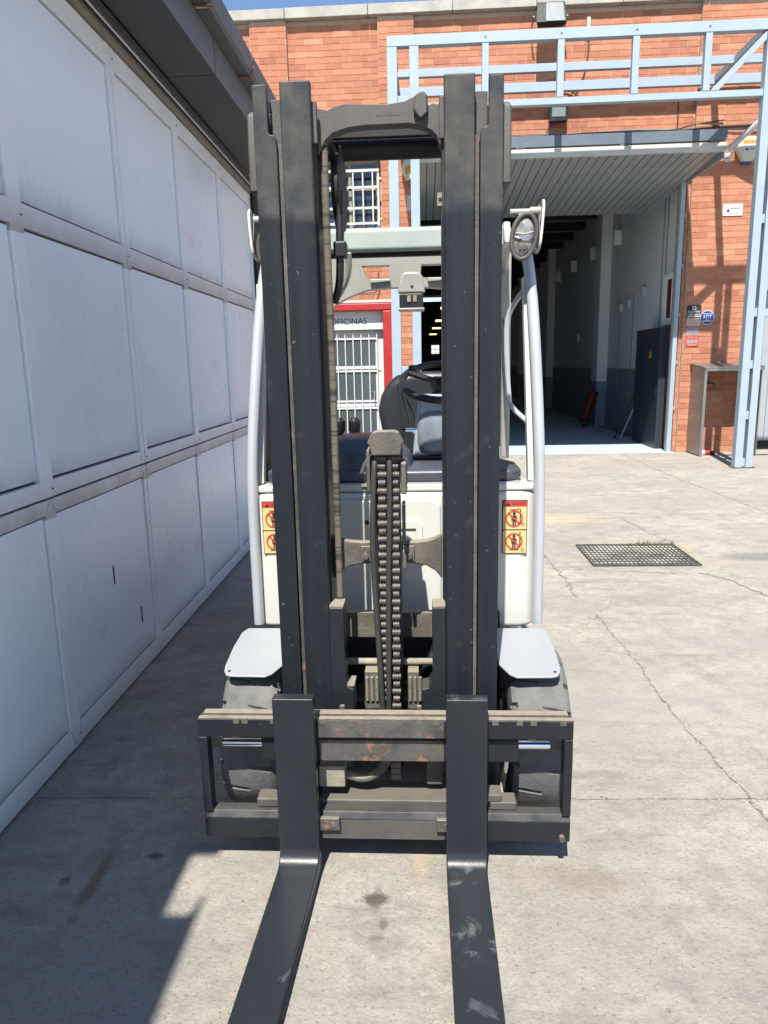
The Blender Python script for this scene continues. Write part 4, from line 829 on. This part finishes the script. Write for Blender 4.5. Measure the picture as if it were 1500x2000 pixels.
for x0, x1 in ((-.664, -.480), (.270, .460)):
    wh = part('wheel', MB().ring([(0, .15), (.02, .14), (.03, .05)], 24, 'body', ((x0 if x0 < 0 else x1) + (0.002 if x0 < 0 else -.05), 2.295, .27), 'x'), smooth=True)
    part('tyre', tyre(x0, x1), parent=wh, smooth=True)
for x0, x1 in ((-.60, -.44), (.21, .37)):
    part('rear_wheel', MB().ring([(0, .1), (0, .19), (.015, .21), (x1 - x0 - .015, .21), (x1 - x0, .19), (x1 - x0, .1)], 28, 'tyre', (x0, 3.62, .21), 'x'), smooth=True)
def fender(f, t): 
    pts = [(-.660, 2.165), (-.656, 2.135), (-.645, 2.113), (-.625, 2.106), (-.515, 2.104), (-.495, 2.118), (-.464, 2.175), (-.462, 2.36), (-.462, 2.39), (-.635, 2.39), (-.652, 2.36), (-.66, 2.27)]
    m = MB(); n = len(pts); vs = []
    for dz in (0, .007):
        for x, y in pts: vs.append((f(x), y, .528 + (y - 2.104) * .19 + dz))
    m.add(vs, [tuple(range(n)), tuple(range(2 * n - 1, n - 1, -1))] + [(i, (i + 1) % n, n + (i + 1) % n, n + i) for i in range(n)], 'fender')
    o = part('fender', m, .003)
    part('rivet', MB().cyl((f(-.638), 2.13, .5405), .005, .003, 'ink', 'z', 8), parent=o); return o
fender(lambda x: x, 0); fender(mx, 1)
part('fender_stay', MB().box(.23, .37, 2.37, 2.5, .5, .545, 'dark')); part('fender_stay', MB().box(-.6, -.46, 2.37, 2.5, .5, .545, 'dark'))
def ell(c, rx, ry, rz, k, n=24, mk=8, sh=.12, pw=1.):
    m = MB(); vs = []; fs = []
    for j in range(mk + 1):
        ph = j / mk * math.pi / 2 * .999
        for i in range(n):
            t = 2 * math.pi * i / n; C_, S_ = math.copysign(abs(math.cos(t)) ** pw, math.cos(t)), math.copysign(abs(math.sin(t)) ** pw, math.sin(t)); cp = math.cos(ph) ** pw; q = (rx * C_ * cp, -ry * math.sin(ph), rz * S_ * cp)
            vs.append((c[0] + q[0] + q[2] * sh, c[1] + q[1], c[2] + q[2]))
    for j in range(mk):
        for i in range(n): fs.append((j * n + i, j * n + (i + 1) % n, (j + 1) * n + (i + 1) % n, (j + 1) * n + i))
    fs.append(tuple(range(n))); return m.add(vs, fs, k)
# body
bd = part('front_panel', MB().prism([(-.63, 2.62), (-.63, 2.54), (-.61, 2.505), (-.57, 2.495), (.34, 2.495), (.385, 2.505), (.405, 2.54), (.405, 2.62)], .55, 1.06, 'body', 'z'), .02, 3)
part('panel_boss', MB().prism([(-.33, .60), (.06, .60), (.06, 1.02), (.03, 1.035), (-.30, 1.035), (-.33, 1.02)], 2.478, 2.4945, 'body'), .012, 3, parent=bd)
part('panel_recess_frame', MB().prism([(-.12, .96), (-.02, .96), (-.005, .945), (-.005, .80), (-.03, .80), (-.03, .93), (-.12, .93)], 2.47, 2.4775, 'body'), .008, 3, parent=bd)
part('cap_screw', MB().cyl((-.205, 2.476, .955), .008, .004, 'ink', 'y', 10), parent=bd)
part('corner_blend', MB().prism([(.30, .545), (.37, .56), (.37, .6), (.30, .6)], 2.50, 2.52, 'body'), .01, parent=bd)
part('upper_lip', MB().box(-.615, .39, 2.50, 2.62, 1.0605, 1.087, 'body'), .008)
part('chassis', MB().box(-.60, .372, 2.63, 4.05, .2, .84, 'body'), .05, 3); part('counterweight', MB().box(-.60, .372, 3.72, 4.35, .3, 1.06, 'slate'), .1, 4); part('engine_cover', MB().box(-.5, .28, 3.1, 3.9, .8, .98, 'dash'), .04, 3)
part('floor_plate', MB().box(-.58, .36, 2.62, 3.1, .845, .86, 'black'))
dp = part('dashboard', MB().prism([(-.575, 2.56), (-.54, 2.515), (.31, 2.515), (.352, 2.56), (.352, 2.72), (.29, 2.9), (-.52, 2.9), (-.575, 2.72)], 1.092, 1.135, 'dash', 'z'), .014, 3)
part('silver_trim', MB().box(-.56, .34, 2.507, 2.56, 1.0875, 1.0915, 'silver'), parent=dp)
dm = MB(); NN, KK = 24, 8; vs = []; fs = []
for j in range(KK + 1):
    ph = j / KK * math.pi / 2
    for i in range(NN):
        t = 2 * math.pi * i / NN; cxx = math.copysign(abs(math.cos(t)) ** .7, math.cos(t)); sxx = math.copysign(abs(math.sin(t)) ** .7, math.sin(t))
        vs.append((-.225 + .19 * cxx * math.cos(ph) ** .6, 2.74 + .2 * sxx * math.cos(ph) ** .6, 1.10 + .15 * math.sin(ph)))
for j in range(KK):
    for i in range(NN): fs.append((j * NN + i, j * NN + (i + 1) % NN, (j + 1) * NN + (i + 1) % NN, (j + 1) * NN + i))
part('instrument_hood', dm.add(vs, fs, 'dash'), smooth=True, parent=dp)
part('lever_knob', MB().ring([(0, .012), (.02, .024), (.06, .026), (.075, .012)], 14, 'black', (-.352, 2.98, 1.22), 'z'), smooth=True); part('lever_knob', MB().ring([(0, .012), (.02, .024), (.06, .026), (.075, .012)], 14, 'black', (-.288, 2.98, 1.22), 'z'), smooth=True)
sc = part('steering_column', MB().prism([(-.045, 1.135), (.215, 1.135), (.205, 1.30), (.19, 1.39), (.02, 1.39), (-.015, 1.385), (-.028, 1.30)], 2.83, 2.96, 'grey'), .02, 3)
part('column_pad', ell((.082, 2.831, 1.238), .106, .034, .088, 'pad', 32, 10, sh=0, pw=.5), smooth=True, parent=sc)
part('column_foot', MB().box(-.05, .22, 2.815, 2.97, 1.1355, 1.15, 'black'), .006, parent=sc); part('column_neck', MB().ring([(0, .055), (.04, .05), (.07, .075)], 20, 'black', (.086, 2.93, 1.385), 'z'), smooth=True, parent=sc)
part('ignition_key', MB().cyl((-.05, 2.85, 1.245), .012, .04, 'chrome', 'x', 12).box(-.085, -.07, 2.84, 2.86, 1.235, 1.258, 'black'), parent=sc)
T = math.radians(24); ctr = Vector((.086, 2.97, 1.437))
rim = [ctr + Vector((.172 * math.cos(a), .172 * math.sin(a) * math.cos(T), .172 * math.sin(a) * math.sin(T))) for a in [2 * math.pi * i / 40 for i in range(40)]]
sw = part('steering_wheel', MB().tube(rim, .0145, 'black', 12, 0, True), smooth=True)
for a in (.5, 2.6, 4.7): part('spoke', MB().tube([ctr + Vector((0, 0, -.01)), ctr + Vector((.165 * math.cos(a), .165 * math.sin(a) * math.cos(T), .165 * math.sin(a) * math.sin(T)))], .013, 'black', 8), parent=sw)
part('wheel_hub', MB().ring([(-.05, .05), (.0, .06), (.02, .04)], 20, 'black', ctr, 'z'), smooth=True, parent=sw)
part('wheel_knob', MB().ring([(0, .015), (.02, .022), (.045, .02), (.05, .01)], 14, 'black', (-.04, 3.07, 1.455), 'z'), smooth=True, parent=sw)
st = part('seat_back', MB().prism([(-.10, 1.02), (-.17, 1.10), (-.205, 1.20), (-.22, 1.29), (-.205, 1.36), (-.17, 1.42), (-.13, 1.455), (-.06, 1.475), (.12, 1.475), (.19, 1.455), (.23, 1.42), (.265, 1.36), (.28, 1.29), (.265, 1.20), (.23, 1.10), (.16, 1.02)], 3.48, 3.60, 'vinyl'), .045, 4)
for k in range(3): part('seat_rib', MB().tube([(-.06 - .03 * k + .045, 3.476, 1.06), (-.075 - .03 * k + .045, 3.476, 1.2), (-.09 - .03 * k + .045, 3.476, 1.3), (-.14 - .01 * k + .045, 3.476, 1.38 + .02 * k)], .008, 'vinyl', 8, 2), parent=st)
part('seat_cushion', MB().box(-.2, .26, 3.08, 3.5, .98, 1.1, 'vinyl'), .04, 3)
# overhead guard
for s in (-1, 1):
    Q = (lambda p: p) if s > 0 else (lambda p: (mx(p[0]) + .018 + max(0, p[2] - 1.1) * .03, p[1], p[2]))
    part('guard_pillar', MB().tube([Q((.408, 2.49, .57)), Q((.408, 2.49, 1.0)), Q((.405, 2.50, 1.2)), Q((.395, 2.55, 1.5)), Q((.383, 2.61, 1.76)), Q((.365, 2.68, 1.93)), Q((.335, 2.78, 1.965))], .0195, 'silver', 14, 2), smooth=True)
    a, b = sorted((Q((.372, 0, 0))[0], Q((.402, 0, 0))[0])); e = -.018 if s > 0 else .018
    part('pillar_flange', MB().add([(a, 2.53, 1.09), (b, 2.53, 1.09), (b, 2.57, 1.09), (a, 2.57, 1.09), (a + e, 2.63, 1.80), (b + e, 2.63, 1.80), (b + e, 2.67, 1.80), (a + e, 2.67, 1.80)], [(0, 3, 2, 1), (4, 5, 6, 7), (0, 1, 5, 4), (1, 2, 6, 5), (2, 3, 7, 6), (3, 0, 4, 7)], 'body'), .004)
    part('roof_rail', MB().tube([Q((.335, 2.78, 1.965)), Q((.36, 3.2, 2.0)), Q((.40, 3.7, 2.0)), Q((.43, 3.85, 1.95)), Q((.44, 3.88, 1.7)), Q((.44, 3.88, 1.0))], .024, 'guard', 12, 2), smooth=True)
part('roof_visor', MB().prism([(2.745, 1.925), (2.76, 1.915), (2.84, 1.93), (2.86, 1.955), (2.84, 1.998), (2.775, 2.004), (2.752, 1.99)], -.50, .30, 'visor', 'x'), .008, 3)
part('visor_end', MB().prism([(2.72, 1.93), (2.86, 1.93), (2.86, 2.012), (2.78, 2.012)], .3005, .325, 'body', 'x'), .006)
part('roof_crossbar', MB().box(-.5, .3, 2.87, 2.9, 1.915, 1.937, 'dark'), .004)
for y in (3.15, 3.45): part('roof_crossbar', MB().box(-.55, .33, y, y + .035, 2.0 + (y - 3.1) * .14, 2.02 + (y - 3.1) * .14, 'dark'), .004)
RY0, RY1 = 3.78, 3.86
gx = lambda pts, y0=RY0, y1=RY1: rp.prism(pts, y0, y1, 'guard')
rp = MB()
gx([(-.60, 2.006), (.45, 2.006), (.45, 2.055), (-.60, 2.055)])
low = [(-.29, 1.885), (-.33, 1.873), (-.37, 1.857), (-.41, 1.838), (-.45, 1.815), (-.49, 1.786), (-.53, 1.75), (-.60, 1.68)]
gx([(-.60, 2.0059), (-.305, 2.0059), (-.296, 1.985), (-.285, 1.955), (-.268, 1.9401), (-.268, 1.8891)] + low)
gx([(-.165, 2.0059), (-.002, 2.0059), (-.006, 1.96), (.008, 1.9401), (-.17, 1.9401), (-.158, 1.955)])
gx([(.17, 2.0059), (.45, 2.0059), (.45, 1.68), (.40, 1.77), (.34, 1.82), (.28, 1.85), (.22, 1.868), (.15, 1.878), (.15, 1.9401), (.165, 1.955)])
gx([(-.2679, 1.94), (.1499, 1.94), (.1499, 1.8785), (.05, 1.892), (-.05, 1.898), (-.15, 1.896), (-.2679, 1.889)])
rp_o = part('guard_rear_frame', rp, 0)
part('guard_boss', MB().prism([(-.125, 1.862), (.018, 1.862), (.012, 1.90), (.0, 1.945), (-.015, 1.966), (-.09, 1.966), (-.106, 1.945), (-.118, 1.90)], RY0 - .03, RY0 - .0005, 'guard'), .012, 3, parent=rp_o)
part('boss_screw', MB().cyl((-.05, RY0 - .031, 1.895), .007, .004, 'ink', 'y', 10), parent=rp_o)
for x0, x1 in ((-.262, -.16), (.03, .15)): part('slot_lip', MB().prism([(x0, 1.915), (x1, 1.922), (x1, 1.935), (x0, 1.935)], RY0 - .03, RY0 - .0005, 'guard'), .005, parent=rp_o)
part('roof_liner', MB().box(-.58, .42, 3.775, 3.779, 2.0565, 2.066, 'chalk'))
wl = part('work_lamp', MB().box(-.115, .006, 3.74, 3.85, 1.79, 1.858, 'black').box(-.12, .012, 3.73, 3.86, 1.778, 1.7895, 'guard'), .004)
for x in (-.075, -.045): part('lamp_clip', MB().box(x, x + .018, 3.735, 3.7395, 1.82, 1.85, 'chalk'), parent=wl)
part('roof_bracket', MB().tube([(-.262, 2.66, 1.90), (-.262, 2.68, 1.85), (-.28, 2.7, 1.80), (-.31, 2.72, 1.76)], .012, 'guard', 8, 2))
# headlights and mirrors
for s in (1, -1):
    hx = .342 if s > 0 else -.515
    hl = part('headlight', MB().add(*[[(p[0], p[1], p[2]) for p in ell((hx, 2.535, 1.916), .044, -.05, .074, 'black').v], ell((hx, 2.535, 1.916), .044, -.05, .074, 'black').f, 'black']), smooth=True)
    ring = [(hx + .041 * math.cos(a) + .071 * .12 * math.sin(a), 2.53, 1.916 + .071 * math.sin(a)) for a in [2 * math.pi * i / 36 for i in range(36)]]
    part('bezel', MB().tube(ring, .0075, 'cast', 10, 0, True), smooth=True, parent=hl)
    part('lens', ell((hx, 2.534, 1.912), .034, .016, .062, 'lens'), smooth=True, parent=hl)
    part('lens_bar', MB().tube([(hx - .03, 2.522, 1.915), (hx - .012, 2.516, 1.905), (hx + .012, 2.516, 1.905), (hx + .031, 2.522, 1.917)], .004, 'chrome', 8, 2).tube([(hx - .028, 2.523, 1.928), (hx, 2.517, 1.922), (hx + .03, 2.523, 1.93)], .002, 'grille', 6, 1), smooth=True, parent=hl); part('bulb_hood', MB().prism([(hx - .018, 1.872), (hx - .01, 1.888), (hx + .006, 1.89), (hx + .014, 1.878), (hx, 1.872)], 2.514, 2.524, 'cast'), .002, parent=hl)
    part('lamp_arm', MB().cyl((hx + s * .005, 2.55, 1.997), .011, .1, 'guard', 'x', 12).cyl((hx + s * .038, 2.55, 1.998), .0145, .034, 'guard', 'x', 12).box(hx - .018, hx + .018, 2.54, 2.56, 1.975, 2.0, 'guard'), smooth=True, parent=hl)
    mxr = .392 if s > 0 else -.57
    rr = [(mxr + s * (.012 * (z - 1.9) / .1), y, z) for y, z in ((2.60, 1.88), (2.56, 1.865), (2.50, 1.875), (2.49, 1.90), (2.52, 2.0), (2.55, 2.035), (2.58, 2.03), (2.61, 1.93))]
    mr_ = part('side_mirror', MB().tube(rr, .0045, 'grille', 8, 2, True), smooth=True)
    part('mirror_plate', MB().prism([(2.505, 1.89), (2.56, 1.875), (2.59, 1.89), (2.595, 1.95), (2.57, 2.02), (2.55, 2.02)], mxr - .002, mxr + .002, 'cast', 'x'), parent=mr_)
part('grab_handle', MB().tube([(.372, 2.64, 1.77), (.345, 2.67, 1.735), (.312, 2.70, 1.68), (.306, 2.70, 1.6), (.318, 2.70, 1.38), (.325, 2.69, 1.345), (.385, 2.58, 1.285)], .0095, 'silver', 10, 1), smooth=True)
# warning stickers
def sticker(x0, z1):
    y = 2.491; m = MB(); w, h = .088, .195
    m.box(x0, x0 + w, y, y + .002, z1 - h, z1, 'ink'); m.box(x0 + .0025, x0 + w - .0025, y - .0012, y - .0002, z1 - h + .0025, z1 - .0235, 'yellow'); m.box(x0 + .0025, x0 + w - .0025, y - .0012, y - .0002, z1 - .0225, z1 - .0025, 'stred')
    m.box(x0 + .001, x0 + w - .001, y - .0022, y - .0013, z1 - .1085, z1 - .1055, 'ink'); add_text(m, 'DANGER', x0 + .034, x0 + w - .008, z1 - .018, y - .0016, 'ink', .011); m.prism([(x0 + .012, z1 - .02), (x0 + .028, z1 - .02), (x0 + .02, z1 - .006)], y - .0022, y - .0014, 'ink')
    for k, cz in enumerate((z1 - .066, z1 - .149)):
        cxs = x0 + .042
        m.ring([(-.0004, .0055), (.0004, .0055)], 12, 'ink', (cxs, y - .0018, cz + .018), 'y'); m.box(cxs - .007, cxs + .007, y - .0022, y - .0014, cz - .01, cz + .011, 'ink')
        m.box(cxs - .006, cxs - .001, y - .0022, y - .0014, cz - .028, cz - .01, 'ink'); m.box(cxs + .001, cxs + .006, y - .0022, y - .0014, cz - .028, cz - .01, 'ink'); m.box(cxs - .0105, cxs - .0082, y - .0022, y - .0014, cz - .008, cz + .009, 'ink'); m.box(cxs + .0082, cxs + .0105, y - .0022, y - .0014, cz - .008, cz + .009, 'ink')
        m.box(x0 + .061, x0 + .065, y - .0022, y - .0014, cz - .018, cz + .034, 'ink')
        zz = cz + .031 if k == 0 else cz - .033
        m.box(x0 + .025, x0 + .058, y - .0022, y - .0014, zz, zz + .002, 'ink'); m.box(x0 + .056, x0 + .058, y - .0022, y - .0014, zz, zz + .01, 'ink')
        pts = []; n = 28; vs = []; fs = []
        for i in range(n):
            t = 2 * math.pi * i / n; vs += [(cxs + .0305 * math.cos(t), y - .003, cz + .0305 * math.sin(t)), (cxs + .0255 * math.cos(t), y - .003, cz + .0255 * math.sin(t))]
        for i in range(n): j = (i + 1) % n; fs.append((2 * i, 2 * j, 2 * j + 1, 2 * i + 1))
        d = .0195; e = .0018
        vs += [(cxs - d - e, y - .003, cz + d - e), (cxs - d + e, y - .003, cz + d + e), (cxs + d + e, y - .003, cz - d + e), (cxs + d - e, y - .003, cz - d - e)]; fs.append((2 * n, 2 * n + 1, 2 * n + 2, 2 * n + 3)); m.add(vs, fs, 'stred')
        vs = []; fs = []; n = 14; wx, wz = x0 + .073, cz - .022 if k == 0 else cz - .032
        for i in range(n):
            t = 2 * math.pi * i / n; vs += [(wx + .006 * math.cos(t), y - .0018, wz + .006 * math.sin(t)), (wx + .004 * math.cos(t), y - .0018, wz + .004 * math.sin(t))]
        for i in range(n): j = (i + 1) % n; fs.append((2 * i, 2 * j, 2 * j + 1, 2 * i + 1))
        m.add(vs, fs, 'ink')
    return part('warning_sticker', m, parent=bd)
sticker(.278, 1.028); sticker(-.586, 1.032)
